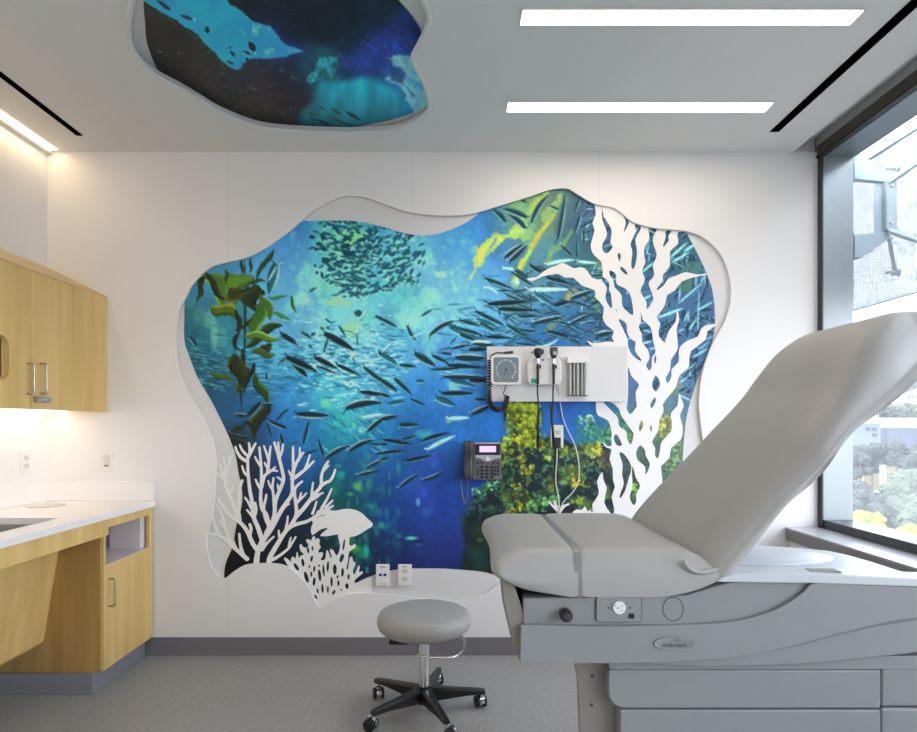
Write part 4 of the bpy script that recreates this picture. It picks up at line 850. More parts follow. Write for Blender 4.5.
# ------------------------------------------------------------------ wall cabinet
UX = -1.938
t = thing('wall_cabinet', 'maple wall cabinet with sloped top above the countertop', 'cabinet', (-2.1, 2.9, 1.353))
y2 = UX*F_/(30.5-CX); y3 = UX*F_/(74-CX)
m = MB(); m.prism_xz([(XL+.001, 1.362), (UX-.02, 1.362), (UX-.02, 1.985), (XL+.001, 2.150)], 2.33, D-.002); m.build('carcass', M['edge'], t)
m = MB(); m.prism_xz([(XL+.001, 2.150), (UX-.001, 1.986), (UX-.001, 1.995), (XL+.001, 2.160)], 2.33, D-.002); m.build('sloped_top', M['edge'], t)
B(UX-.018, UX, y3+.001, D-.002, 1.353, 1.99).build('filler_panel', M['wood'], t, bevel=.001)
d1 = B(UX-.018, UX, y2+.002, y3-.001, 1.353, 1.985).build('door', M['wood'], t, bevel=.0015)
d2 = None
hol = [(a, b) for a, b in rrect(2.30, UX*F_/(9-CX), 1.473, 1.668, .05, 6)]
outr = [(2.10, 1.353), (y2-.002, 1.353), (y2-.002, 1.985), (2.10, 1.985)]
tri = geometry.tessellate_polygon([[Vector((a, b, 0)) for a, b in outr], [Vector((a, b, 0)) for a, b in hol]])
vv = outr+hol; n_ = len(vv); h_ = len(hol)
f = [tuple(q) for q in tri]+[tuple(i+n_ for i in reversed(q)) for q in tri]+[(i, (i+1) % 4, (i+1) % 4+n_, i+n_) for i in range(4)]+[(4+i, 4+(i+1) % h_, 4+(i+1) % h_+n_, 4+i+n_) for i in range(h_)]
d2 = MB().add([(UX, a, b) for a, b in vv]+[(UX-.018, a, b) for a, b in vv], f).build('door', M['wood'], t)
B(UX-.30, UX-.02, 2.10, 2.33, 1.362, 1.985).build('carcass', M['edge'], t)
B(UX-.0195, UX-.0182, 2.30, UX*F_/(9-CX)-.02, 1.49, 1.655).build('dispenser_window', M['dgrey'], t)
for d_, px in ((d2, 25), (d1, 38)):
    yy_ = UX*F_/(px-CX); hx = UX+.03
    pull(UX, yy_+.015, zz(393, px+4, hx), zz(363, px+4, hx), d_, .03)
yl = UX*F_/(41-CX)
lk = MB(); lk.loft([[(UX, yl+a, 1.400+b) for a, b in rrect(-.055, .055, -.014, .014, .012)], [(UX+.016, yl+a, 1.400+b) for a, b in rrect(-.05, .05, -.012, .012, .01)]])
lk = lk.build('keypad_lock', M['nickel'], d1)
m = MB()
for i in range(5): m.box(UX+.016, UX+.0175, yl-.03+i*.014, yl-.022+i*.014, 1.395, 1.405)
m.build('key', M['silver'], lk)
tag(B(-2.24, -2.14, 2.12, 3.24, 1.345, 1.3615).build('under_cabinet_light', M['under'], loc=(-2.19, 2.7, 1.345)), 'bright warm strip light fixed under the maple wall cabinet', 'cabinet light')
# ------------------------------------------------------------------ wall plates
def plate_back(name, px0, px1, py0, py1, lab, cat, y=D, m='white', grp=None):
    a = P(px0, py1, y); b = P(px1, py0, y); t = thing(name, lab, cat, ((a.x+b.x)/2, y, (a.z+b.z)/2), grp)
    B(a.x, b.x, y-.006, y-.0002, a.z, b.z).build('cover_plate', M[m], t, bevel=.0025); return t, a, b
def duplex(t, cx, y, z0, z1):
    h = z1-z0
    for k in (.32, .68):
        zc = z0+h*k; r = MB().rbox(cx-.017, cx+.017, y-.0075, y-.006, zc-.014, zc+.014, .012).build('receptacle', M['offw'], t)
        m = MB(); m.box(cx-.007, cx-.005, y-.0078, y-.0075, zc-.002, zc+.006); m.box(cx+.005, cx+.007, y-.0078, y-.0075, zc-.002, zc+.006); m.box(cx-.002, cx+.002, y-.0078, y-.0075, zc-.010, zc-.006)
        m.build('slot', M['key'], r)
t, a, b = plate_back('duplex_outlet', 398, 411.8, 564, 585.5, 'white double power outlet low on the wall behind the stool', 'power outlet', BX-.0004 if False else D-.0)
# outlet plates bridging the recess edge are carried on shallow backing boxes
B(a.x+.008, b.x-.008, D, BX-.001, a.z+.01, b.z-.01).build('back_box', M['offw'], t)
duplex(t, (a.x+b.x)/2, D, a.z, b.z); B((a.x+b.x)/2-.012, (a.x+b.x)/2+.012, D-.0065, D-.006, b.z-.016, b.z-.012).build('printed_mark', M['txt'], t)
t, a, b = plate_back('data_outlet', 376, 389.6, 564, 585.5, 'white wall plate with two blue data jacks', 'data outlet')
B(a.x+.008, b.x-.008, D, BX-.001, a.z+.01, b.z-.01).build('back_box', M['offw'], t)
for k in (-.0125, .0125): B((a.x+b.x)/2+k-.008, (a.x+b.x)/2+k+.008, D-.0075, D-.006, (a.z+b.z)/2-.006, (a.z+b.z)/2+.008).build('jack', M['navy'], t, bevel=.001)
B((a.x+b.x)/2-.018, (a.x+b.x)/2+.018, D-.0065, D-.006, b.z-.017, b.z-.012).build('printed_mark', M['txt'], t)
B((a.x+b.x)/2-.02, (a.x+b.x)/2+.02, D-.0068, D-.006, a.z+.008, a.z+.018).build('blank_strip', M['offw'], t)
t, a, b = plate_back('light_switch', 101, 113.5, 450.5, 471.5, 'white wall switch plate above the counter backsplash', 'light switch')
B((a.x+b.x)/2-.016, (a.x+b.x)/2+.016, D-.009, D-.006, a.z+.025, b.z-.025).build('rocker', M['offw'], t, bevel=.002)
B((a.x+b.x)/2-.010, (a.x+b.x)/2+.010, D-.0098, D-.009, a.z+.030, a.z+.036).build('indicator', M['key'], t)
ya, yb_ = XL*F_/(20-CX), XL*F_/(31-CX); s_ = F_/ya
za, zb = CAMZ-(473.5-CY)/s_, CAMZ-(451-CY)/s_
t = thing('counter_outlet', 'white double power outlet on the left wall under the wall cabinet', 'power outlet', (XL, (ya+yb_)/2, (za+zb)/2))
B(XL+.0002, XL+.006, ya, ya+.075, za, zb).build('cover_plate', M['white'], t, bevel=.0025)
for k in (.32, .68):
    zc = za+(zb-za)*k; r = B(XL+.006, XL+.0075, ya+.02, ya+.055, zc-.014, zc+.014).build('receptacle', M['offw'], t, bevel=.003)
    m = MB(); m.box(XL+.0075, XL+.0078, ya+.030, ya+.032, zc-.002, zc+.006); m.box(XL+.0075, XL+.0078, ya+.042, ya+.044, zc-.002, zc+.006); m.build('slot', M['key'], r)
YM = BX-.0005
t, a, b = plate_back('mural_outlet', 550.5, 563.3, 425, 447.5, 'white power outlet on the mural under the diagnostic set', 'power outlet', YM)
duplex(t, (a.x+b.x)/2+.004, YM, a.z, b.z)
a = P(554, 448, YM-.02); b = P(560.5, 437.5, YM-.02)
t = thing('plug_adapter', 'black power plug pushed into the outlet on the mural', 'plug', (a.x, YM-.02, a.z))
B(a.x, b.x, YM-.034, YM-.008, a.z, b.z).build('plug_body', M['black'], t, bevel=.003)
# ------------------------------------------------------------------ diagnostic board on the mural
YP = 3.255; s_ = F_/YP
a = P(487, 401.5, YP); b = P(627, 346.5, YP)
t = thing('equipment_board', 'pale rectangular board mounted across the mural holding medical instruments', 'mounting board', ((a.x+b.x)/2, BX, a.z))
B(a.x, b.x, YP, YP+.018, a.z, b.z).build('board', M['plate'], t, bevel=.0015)
B(a.x+.03, b.x-.03, YP+.018, 3.295, a.z+.03, b.z-.03).build('mounting_rail', M['offw'], t)
# coordinates on the board front
W = lambda px, py, d=0: P(px, py, YP-d)
ga, gb = W(491, 384.8, .03), W(521, 354.7, .03)
t = thing('blood_pressure_gauge', 'square white blood pressure gauge with grey dial and coiled black cord', 'medical gauge', ((ga.x+gb.x)/2, YP, ga.z))
MB().rbox(ga.x, gb.x, YP-.03, YP-.001, ga.z, gb.z, .022).build('housing', M['white'], t, bevel=.003)
dl = MB().rbox(ga.x+.014, gb.x-.014, YP-.0315, YP-.03, ga.z+.014, gb.z-.014, .012).build('dial', M['dial'], t)
cx0, cz0 = (ga.x+gb.x)/2, (ga.z+gb.z)/2; m = MB()
for k in range(24):
    an = math.radians(-50+k*280/23); r0, r1 = .048, (.056 if k % 3 else .058)
    dx, dz = math.cos(an), math.sin(an); w_ = .0012 if k % 3 else .0022
    m.add([(cx0+dx*r0-dz*w_, YP-.0318, cz0+dz*r0+dx*w_), (cx0+dx*r0+dz*w_, YP-.0318, cz0+dz*r0-dx*w_), (cx0+dx*r1+dz*w_, YP-.0318, cz0+dz*r1-dx*w_), (cx0+dx*r1-dz*w_, YP-.0318, cz0+dz*r1+dx*w_)], [(0, 1, 2, 3)])
m.build('scale_mark', M['white'], dl)['kind'] = 'stuff'
m = MB(); m.tube([(cx0, YP-.0325, cz0), (cx0-.012, YP-.0325, cz0-.030)], [.0016, .0006], 6); m.lathe([(0, -.003), (.006, -.003), (.006, 0), (0, 0)], (cx0, YP-.0315, cz0), 12, 'y'); m.build('needle', M['key'], dl)
def coil(path, R, r, turns):
    path = cr(path, 10); n = turns*12; out = []; L = len(path)-1
    for i in range(n+1):
        u = i/n*L; k = min(int(u), L-1); f_ = u-k; p = path[k].lerp(path[k+1], f_); tg = (path[k+1]-path[k]).normalized()
        nb = Vector((0, 1, 0)); w = tg.cross(nb).normalized(); an = 2*math.pi*turns*i/n
        out.append(p+(w*math.cos(an)+nb*math.sin(an))*R)
    return out
cp = coil([W(490.5, 360, .012), W(489.6, 375, .012), W(488.8, 392, .014), W(490, 403, .02), W(497, 410, .024), W(505, 406, .026), W(507, 396, .026)], .0135, .0034, 36)
m = MB(); m.tube(cp, .0034, 5); m.tube(cr([W(507, 396, .026), W(503, 394, .022), W(505, 389, .02), W(506, 384, .018)], 4), .0028, 6); m.build('coiled_cord', M['black'], t, smooth=True)
m = MB(); m.tube(cr([W(491, 356, .02), W(497, 352.6, .016), W(503, 353, .012), W(508, 352.5, .014)], 4), .004, 6); m.tube([W(504, 352.8, .014), W(513, 352.2, .014)], [.006, .008], 8); m.build('hose_end', M['dgrey'], t, smooth=True)
ua, ub = W(527.5, 384.8, .05), W(561.4, 358, .05)
t = thing('instrument_charger', 'white wall transformer holding two black handheld instruments', 'medical instrument holder', ((ua.x+ub.x)/2, YP, ua.z))
MB().rbox(ua.x, ub.x, YP-.05, YP-.001, ua.z, ub.z, .03).build('housing', M['white'], t, bevel=.006, seg=3)
B(ua.x+.006, ub.x-.006, YP-.0515, YP-.0495, ua.z+(ub.z-ua.z)*.58, ua.z+(ub.z-ua.z)*.60).build('front_groove', M['seam'], t)
p0, p1 = W(531, 383, .052), W(538.2, 378.6, .052); B(p0.x, p1.x, YP-.0512, YP-.05, p0.z, p1.z).build('green_label', M['green'], t)
p0 = W(543, 359.9, .052); MB().lathe([(0, -.002), (.006, -.002), (.006, 0), (0, 0)], (p0.x, YP-.05, p0.z), 12, 'y').build('blue_mark', M['blue'], t)
def handle_inst(name, px, lab, headf, low):
    t = thing(name, lab, 'medical instrument', tuple(W(px, 372, .07)), 'handheld instruments on the charger')
    yb2 = YP-.068
    c_ = W(px, 0, .068).x; z_ = lambda py: P(0, py, yb2).z
    m = MB(); m.lathe([(0, 0), (.0075, 0), (.0085, z_(366)-z_(384)), (.006, z_(363)-z_(384)), (0, z_(363)-z_(384))], (c_, yb2, z_(384)), 16); m.build('grip', M['black'], t, smooth=True, angle=40)
    m = MB(); m.lathe([(0, 0), (.0075, 0), (.0075, .008), (.0065, .02), (.0065, z_(358)-z_(369)), (0, z_(358)-z_(369))], (c_, yb2, z_(369)), 16); m.build('collar', M['chrome'], t, smooth=True, angle=40)
    headf(t, c_, yb2, z_)
    B(c_+.006, c_+.017, yb2-.004, yb2+.004, z_(368.5), z_(365)).build('clip', M['key'], t)
    m = MB(); m.tube(cr(low, 6), .0042, 8); m.build('cord', M['black'], t, smooth=True)
    return t
def head1(t, c, y, z_):
    m = MB(); m.lathe([(0, 0), (.008, 0), (.020, .018), (.023, .030), (.022, .050), (.014, .056), (0, .056)], (c, y, z_(358.6)), 20); m.build('head', M['black'], t, smooth=True, angle=50)
    m = MB(); m.tube([(c-.02, y, z_(352)), (c-.04, y, z_(352.4))], [.010, .0025], 10); m.build('speculum_tip', M['silver'], t, smooth=True)
    m = MB(); m.lathe([(0, 0), (.014, 0), (.014, .012), (0, .012)], (c+.018, y, z_(351.5)), 16, 'x'); m.build('lens', M['dgrey'], t, smooth=True, angle=40)
def head2(t, c, y, z_):
    m = MB(); m.loft([[(c+a*1.0, y+b, z_(358.8)+h) for a, b in rrect(-w, w, -w*.8, w*.8, w*.4)] for w, h in ((.008, 0), (.017, .015), (.021, .035), (.020, .060), (.019, .062))]); m.build('head', M['dgrey'], t, smooth=True, angle=50)
    MB().lathe([(0, -.002), (.011, -.002), (.011, 0), (0, 0)], (c+.004, y-.017, z_(353.5)), 16, 'y').build('lens', M['silver'], t)
hA = [W(537.6, 383, .068), W(537.4, 392, .05), W(538.2, 402, .04), W(538, 425, .035), W(537.6, 444, .035)]
tA = handle_inst('otoscope', 537.9, 'black otoscope with pointed tip, left of the two handheld instruments', head1, hA)
m = MB(); m.tube([W(538.4, 410, .036), W(537.6, 447.5, .034)], .0075, 10); m.build('coiled_cord', M['black'], tA, smooth=True)
hB = [W(553.5, 383, .068), W(553, 392, .05), W(553, 402, .04), W(552.6, 420, .035), W(553.6, 443, .03)]
tB = handle_inst('ophthalmoscope', 553.7, 'black ophthalmoscope with flat head, right of the two handheld instruments', head2, hB)
m = MB(); m.tube([W(551, 405, .036), W(553.8, 447, .032)], .0078, 10); m.build('coiled_cord', M['black'], tB, smooth=True)
pa, pb = W(567.5, 395.8, .05), W(589, 356.3, .05)
t = thing('speculum_dispenser', 'clear tube dispenser of ear tips with white cap on the board', 'medical dispenser', ((pa.x+pb.x)/2, YP, pa.z))
B(pa.x, pb.x, YP-.05, YP-.001, pb.z-.036, pb.z).build('cap', M['white'], t, bevel=.003)
wd = (pb.x-pa.x-.012)/5
B(pa.x+.004, pb.x-.004, YP-.012, YP-.001, pa.z, pb.z-.036).build('back_plate', M['offw'], t)
for k in range(5):
    MB().lathe([(0, 0), (wd*.42, 0), (wd*.42, pb.z-pa.z-.04), (0, pb.z-pa.z-.04)], (pa.x+.006+wd*(k+.5), YP-.03, pa.z+.004), 14).build('tube', M['tube'] if k % 2 else M['tubed'], t, smooth=True, angle=40)
B(pa.x+.002, pb.x-.002, YP-.046, YP-.012, pa.z, pa.z+.004).build('bottom_tray', M['dgrey'], t)
t = thing('white_cord', 'thin white cords looping down the mural from the charger and outlet', 'cord', tuple(P(559, 505, BX)))
m = MB(); m.tube(cr([P(x, y, BX-.008) for x, y in ((557, 447), (556.8, 460), (555.6, 478), (557, 490), (558.8, 500), (559, 512))], 5), .0034, 7); m.build('cord_strand', M['wcable'], t, smooth=True)
m = MB(); m.tube(cr([W(558, 380, .01), W(559, 392, .004)]+[P(x, y, BX-.012) for x, y in ((560.5, 405), (563.5, 420), (569, 433), (575.5, 447), (579, 465), (578.5, 480), (573, 492), (565, 500), (560.5, 508), (559.5, 513))], 5), .0034, 7); m.build('cord_strand', M['wcable'], t, smooth=True)
# ------------------------------------------------------------------ wall phone
YF = 3.255; V = lambda px, py, d=0: P(px, py, YF-d)
t = thing('wall_phone', 'dark grey wall telephone with lit purple screen', 'telephone', tuple(P(487, 480, BX)))
a, b = V(473, 480), V(501.5, 442.5)
MB().rbox(a.x, b.x, YF, BX-.001, a.z, b.z, .008).build('body', M['pgrey'], t, bevel=.003)
a1, b1 = V(475.2, 454.6, .002), V(500, 444, .002); B(a1.x, b1.x, YF-.003, YF, a1.z, b1.z).build('screen_bezel', M['black'], t, bevel=.001)
B(V(474.5, 0).x, V(500.8, 0).x, YF-.0045, YF, V(0, 443.9).z, V(0, 442.4).z).build('top_trim', M['silver'], t)
a1, b1 = V(479.5, 452.2, .004), V(496, 446, .004); B(a1.x, b1.x, YF-.0042, YF-.003, a1.z, b1.z).build('screen', M['lcd'], t)
m = MB(); q = [V(x, y, .004) for x, y in ((475.5, 455.2), (500.8, 455.2), (500.8, 458), (494, 459), (491, 461.5), (484.5, 461.5), (481.5, 459), (475.5, 458))]
m.prism_xz([(p.x, p.z) for p in q], YF-.004, YF); m.build('trim_arc', M['silver'], t)
c0 = V(487.6, 459.2, .005); MB().lathe([(0, -.006), (.010, -.006), (.011, 0), (0, 0)], (c0.x, YF-.002, c0.z), 18, 'y').build('navigation_button', M['white'], t, smooth=True, angle=40)
keys = [(482+(i % 3)*5.0-.2, 467+(i//3)*3.4, 2.9, 2.3) for i in range(12)]+[(477.6, 470+i*2.2, 1.6, 1.8) for i in range(3)]+[(495+(i % 2)*2.9, 467.4+(i//2)*3.4, 2.1, 2.2) for i in range(6)]+[(477.5, 463, 3.2, 1.6), (481.8, 462.6, 3, 1.6), (493.4, 462.6, 3, 1.6), (497.6, 463, 3.2, 1.6)]
for x, y, w_, h_ in keys:
    p = V(x, y, .003); B(p.x-w_*.5/s_, p.x+w_*.5/s_, YF-.003, YF, p.z-h_*.5/s_, p.z+h_*.5/s_).build('button', M['key'], t)
p = V(497.3, 477.8, .002); B(p.x-.012, p.x+.012, YF-.001, YF, p.z-.003, p.z+.003).build('badge', M['silver'], t)
hs = MB(); xa, xb = V(463.6, 0, .03).x, V(472.8, 0, .03).x; zt, zbm = V(0, 441, .03).z, V(0, 480.5, .03).z
hs.loft([[(x, yy, z) for x, yy in rrect(xa, xb, YF-.03-dp, YF+.012, .012)] for z, dp in ((zbm, .0), (zbm+.012, .012), (zbm+.05, .014), (zbm+.07, .002), (zt-.07, .002), (zt-.05, .014), (zt-.012, .012), (zt, .0))])
hs.build('handset', M['dgrey'], t, smooth=True, angle=50)
B(xa+.008, xb-.004, YF+.012, BX-.001, zbm+.01, zt-.01).build('handset_cradle', M['dgrey'], t)
m = MB(); m.tube(cr([V(461.5, 478, .0), V(461.3, 486), V(463, 498), V(465, 503.5), V(466.6, 498), V(467.3, 488), V(468.3, 480)], 5), .0042, 7); m.build('handset_cord', M['pgrey'], t, smooth=True)
# ------------------------------------------------------------------ stool
SX, SYC = -.139, 2.64
t = thing('rolling_stool', 'round grey padded stool on five black casters in front of the mural', 'stool', (SX, SYC, 0))
m = MB(); R_ = .209
m.lathe([(0, .364), (.165, .364), (.188, .368), (.203, .382), (R_, .402), (.208, .420), (.200, .436), (.190, .444), (.175, .449), (.12, .4515), (0, .452)], (SX, SYC, 0), 48)
st = m.build('seat', M['vinyl'], t, smooth=True)
m = MB(); m.tube([(SX+.1985*math.cos(a), SYC+.1985*math.sin(a), .4375) for a in [2*math.pi*k/48 for k in range(49)]], .0016, 5, caps=False); m.build('piping', M['vinyl'], st, smooth=True)
m = MB(); m.lathe([(0, .352), (.12, .352), (.15, .358), (.15, .366), (0, .366)], (SX, SYC, 0), 32); m.build('seat_pan', M['black'], t, smooth=True, angle=40)
m = MB(); m.lathe([(0, .10), (.0245, .10), (.0245, .325), (0, .325)], (SX, SYC, 0), 24); m.build('column', M['chrome'], t, smooth=True, angle=40)
m = MB(); m.lathe([(0, .012), (.016, .012), (.016, .06), (0, .06)], (SX, SYC, 0), 20); m.build('column_foot', M['chrome'], t, smooth=True, angle=40)
m = MB(); m.lathe([(0, .32), (.027, .32), (.030, .335), (.030, .353), (0, .353)], (SX, SYC, 0), 24); m.build('collar', M['black'], t, smooth=True, angle=40)
m = MB(); m.lathe([(0, .035), (.034, .04), (.042, .07), (.038, .108), (.026, .116), (0, .116)], (SX, SYC, 0), 24); m.build('hub', M['black'], t, smooth=True, angle=40)
m = MB(); m.tube(cr([(SX, SYC-.02, .35), (SX-.02, 2.56, .325), (SX-.015, 2.49, .31), (-.08, 2.462, .31), (-.01, 2.464, .31), (.03, 2.53, .31), (.044, 2.61, .31), (.038, 2.68, .312), (0, 2.71, .325), (-.07, 2.70, .35)], 6), .0042, 8); m.build('height_ring', M['chrome'], t, smooth=True)
m = MB(); m.box(-.285, -.20, 2.53, 2.58, .335, .353); m.build('tilt_lever', M['black'], t, bevel=.006)
for k in range(5):
    a = math.radians(5+72*k); dx, dy = math.cos(a), math.sin(a); nx_, ny_ = -dy, dx
    secs = []
    for r, w, zt, zb in ((.02, .024, .110, .050), (.10, .021, .104, .058), (.20, .016, .096, .068), (.262, .014, .090, .068), (.276, .012, .086, .070)):
        secs.append([(SX+dx*r+nx_*q*w, SYC+dy*r+ny_*q*w, z) for q, z in ((-1, zb), (1, zb), (1, zt-.008), (.55, zt), (-.55, zt), (-1, zt-.008))])
    MB().loft(secs).build('leg', M['black'], t, smooth=True, angle=35)
    cx0, cy0 = SX+dx*.262, SYC+dy*.262; ca = a+[1.9, .6, 2.4, -1.1, .9][k]; ux, uy = math.cos(ca), math.sin(ca); wx, wy = -uy, ux
    cs = MB(); cs.tube([(cx0, cy0, .048), (cx0, cy0, .078)], .008, 8)
    wc = (cx0+ux*.018, cy0+uy*.018)
    cs.loft([[(wc[0]+ux*.028*math.cos(b)*s2+wx*o, wc[1]+uy*.028*math.cos(b)*s2+wy*o, .029+.031*math.sin(b)*s2) for b in [math.radians(-10+200*i/12) for i in range(13)]]+[(wc[0]+ux*.026*math.cos(b)*s2*.9+wx*o, wc[1]+uy*.026*math.cos(b)*s2*.9+wy*o, .029+.027*math.sin(b)*s2) for b in [math.radians(190-200*i/12) for i in range(13)]] for o, s2 in ((-.010, 1), (.010, 1))])
    c_ = cs.build('caster', M['chrome'], t, smooth=True, angle=40)
    for o in (-.018, .018):
        wm = MB(); secs = []
        for rr, oo in ((0, -.007), (.022, -.007), (.0265, -.004), (.0265, .004), (.022, .007), (0, .007)):
            secs.append([(wc[0]+ux*rr*math.cos(b)+wx*(o+oo), wc[1]+uy*rr*math.cos(b)+wy*(o+oo), .0268+rr*math.sin(b)) for b in [2*math.pi*i/20 for i in range(20)]])
        wm.loft(secs).build('wheel', M['black'], c_, smooth=True, angle=40)
# ------------------------------------------------------------------ exam table
t = thing('exam_table', 'large grey padded medical exam table with raised backrest and pale plastic base', 'exam table', (.75, 1.6, 0))
def pad(name, tops, bots, y0, y1, r, m_, parent, p=2.2, kmin=.30, warp=None, n=8, b=.5, yw=None):
    ys = []
    for i in range(n+1):
        a = i/n; d = r*(1-math.cos(a*math.pi/2)); ys.append((y0+d, max(kmin, (1-(1-d/r)**p)**(1/p))))
    ys += [(y0+(y1-y0)*f, 1) for f in (.2, .35, .5, .65, .8)]
    for i in range(n, -1, -1):
        a = i/n; d = r*(1-math.cos(a*math.pi/2)); ys.append((y1-d, max(kmin, (1-(1-d/r)**p)**(1/p))))
    ys = sorted(set(ys), key=lambda q: q[0]); secs = []
    for y, k in ys:
        top, bot = [], []
        for (a, c) in zip(tops, bots):
            mx_, mz = a[0]*b+c[0]*(1-b), a[1]*b+c[1]*(1-b); kk = 1-(1-k)*.25
            q1 = [mx_+(a[0]-mx_)*k, mz+(a[1]-mz)*k]; q2 = [mx_+(c[0]-mx_)*kk, mz+(c[1]-mz)*kk]
            if warp: q1[0] += warp(q1[0], y, k); q2[0] += warp(q2[0], y, k)
            yy = y if not yw else y1-(y1-y)*(1-yw(a[0])) 
            top.append((q1[0], yy, q1[1])); bot.append((q2[0], yy, q2[1]))
        secs.append(top+bot[::-1])
    return MB().loft(secs).build(name, m_, parent, smooth=True, angle=70)
def dens(L, n=4):
    P3 = cr([(a, 0, b) for a, b in L], n); return [(p.x, p.z) for p in P3]
ft = dens([(.084, .962), (.090, .978), (.105, .989), (.14, 1.001), (.20, 1.004), (.258, 1.003), (.272, .997)])
fb = dens([(.084, .950), (.092, .942), (.108, .934), (.15, .918), (.205, .909), (.260, .902), (.272, .908)])
pad('foot_cushion', ft, fb, 1.300, 1.905,   .055, M['vinyl'], t, kmin=.12, b=.10, warp=lambda x, y, k: (.010*math.sin(math.pi*min(max((y-1.36)/.50, 0), 1))**2+(1-k)*.022)*max(0, 1-(x-.084)/.17))
s1 = dens([(.281, .997), (.295, 1.003), (.36, 1.005), (.45, 1.005), (.52, 1.001), (.57, .980), (.60, .962)])
s2 = dens([(.281, .908), (.293, .902), (.36, .902), (.45, .902), (.52, .914), (.575, .936), (.60, .950)])
pad('seat_cushion', s1, s2, 1.300, 1.905, .05, M['vinyl'], t, kmin=.12, b=.10)
pad('seam_strap', [(.262, .999), (.276, 1.003), (.290, .999)], [(.262, .905), (.276, .9), (.290, .905)], 1.3005, 1.9045, .050, M['vinyl2'], t, kmin=.14, b=.10)
bf = dens([(.530, .955), (.559, 1.010), (.62, 1.080), (.687, 1.148), (.75, 1.215), (.811, 1.281), (.865, 1.336), (.91, 1.388), (.949, 1.446), (.997, 1.505), (1.06, 1.550), (1.115, 1.571), (1.16, 1.578), (1.205, 1.577), (1.25, 1.571), (1.35, 1.55), (1.476, 1.530), (1.53, 1.505)])
br = dens([(.598, .940), (.635, .982), (.68, 1.040), (.735, 1.108), (.785, 1.150), (.826, 1.192), (.864, 1.234), (.909, 1.272), (.97, 1.308), (1.041, 1.350), (1.085, 1.376), (1.125, 1.398), (1.165, 1.418), (1.20, 1.435), (1.29, 1.455), (1.42, 1.455), (1.50, 1.455)])
pad('backrest', bf, br, 1.300, 1.905, .115, M['vinyl'], t, p=2.2, kmin=.15, n=12, b=.1, yw=lambda x: .245*max(0, min(1, (x-.80)/.35))**1.3)
bs1 = dens([(1.06, 1.352), (1.11, 1.378), (1.17, 1.41), (1.28, 1.44), (1.42, 1.445)]); bs2 = dens([(1.07, 1.340), (1.10, 1.350), (1.16, 1.368), (1.25, 1.395), (1.40, 1.41)])
pad('back_shell', bs1, bs2, 1.49, 1.86, .03, M['shell2'], t)
m = MB(); m.tube([(1.075, 1.495, 1.345), (1.075, 1.515, 1.335)], .006, 8); m.build('shell_knob', M['black'], t)
m = MB(); m.tube(cr([(.506, 1.304, .985), (.514, 1.299, .970), (.530, 1.299, .961), (.554, 1.300, .959), (.582, 1.304, .966)], 5), [.003]+[.0052]*18+[.003, .002], 8); m.build('fold_roll', M['vinyl'], t, smooth=True)
# plastic body
low1 = dens([(.144, .758), (.351, .758), (.497, .762), (.619, .771), (.741, .795), (.864, .828), (1.021, .859), (1.45, .905)], 5)
lipc = dens([(1.45, .915), (1.02, .926), (.85, .933), (.792, .934), (.77, .915), (.74, .893), (.698, .872), (.619, .850), (.497, .842), (.32, .839), (.160, .842), (.146, .835)], 5)
def rim_prism(name, Pl, y0, y1, m_, par, bev=.005): return MB().prism_xz(Pl, y0, y1).build(name, m_, par, bevel=bev, seg=3, smooth=True, angle=40)
rim_prism('side_panel', low1+lipc, 1.300, 1.33, M['shell'], t)
main = [(.152, .770), (.152, .898), (.52, .905), (.60, .930), (.66, .948), (1.02, .938), (1.45, .925)]
lo2 = dens([(1.45, .835), (1.067, .781), (.903, .762), (.774, .750), (.52, .745), (.30, .762)], 4)
rim_prism('body', main+lo2, 1.312, 1.352, M['shell'], t, .004)
m = MB(); m.box(.152, 1.11, 1.352, 1.80, .768, .874); m.build('body_core', M['shell'], t, bevel=.01)
B(.62, 1.10, 1.352, 1.44, .874, .898).build('body_ledge', M['shell'], t)
s = MB(); L1 = dens([(.30, .7585), (.497, .762), (.619, .771), (.741, .795), (.864, .828), (1.021, .859), (1.45, .905)], 5); L2 = dens([(.30, .752), (.52, .737), (.64, .741), (.774, .748), (.903, .762), (1.067, .781), (1.45, .835)], 5)
s.loft([[(a, 1.304, b) for a, b in L1], [(a, 1.362, b) for a, b in L2], [(a, 1.50, b) for a, b in L2], [(a, 1.50, b+.01) for a, b in L1]], caps=False, closed=False)
s.build('underside', M['shell'], t, smooth=True, angle=40)
s = MB(); fc = [(.102, .945), (.106, .89), (.123, .815), (.143, .758), (.152, .758), (.150, .86), (.122, .945)]
s.loft([[(a+dx, y, b) for a, b in fc] for y, dx in ((1.318, .004), (1.325, 0), (1.45, .006), (1.60, .025), (1.75, .05), (1.85, .085))]); s.build('front_cover', M['shell3'], t, smooth=True, angle=40)
rim_prism('top_rail', [(.575, .938), (.588, .948), (.62, .957), (.80, .957), (1.02, .946), (1.45, .930), (1.45, .914), (1.02, .927), (.79, .935)], 1.296, 1.360, M['shell2'], t, .003)
m = MB(); m.prism_xy([(.60, 1.35), (1.13, 1.35), (1.132, 1.50), (1.13, 1.60), (1.122, 1.68), (1.10, 1.735), (1.04, 1.772), (.93, 1.812), (.60, 1.84)], .875, .914); m.build('deck', M['shell2'], t, bevel=.008, seg=3, smooth=True, angle=40)
m = MB(); secs = []
for i in range(13):
    u = i/12; x = .66+.40*u; w = .085*math.sin(math.pi*u)**.6+.004; h = .024*math.sin(math.pi*u)**.7+.001; yc = 1.60+.05*u
    secs.append([(x, yc+w*math.cos(a), .913+h*math.sin(a)) for a in [math.pi*k/10 for k in range(11)]])
m.loft(secs); m.build('deck_mound', M['shell2'], t, smooth=True)
p = V_ = lambda px, py, Y=1.30: ((px-CX)/F_*Y, CAMZ-(py-CY)/F_*Y)
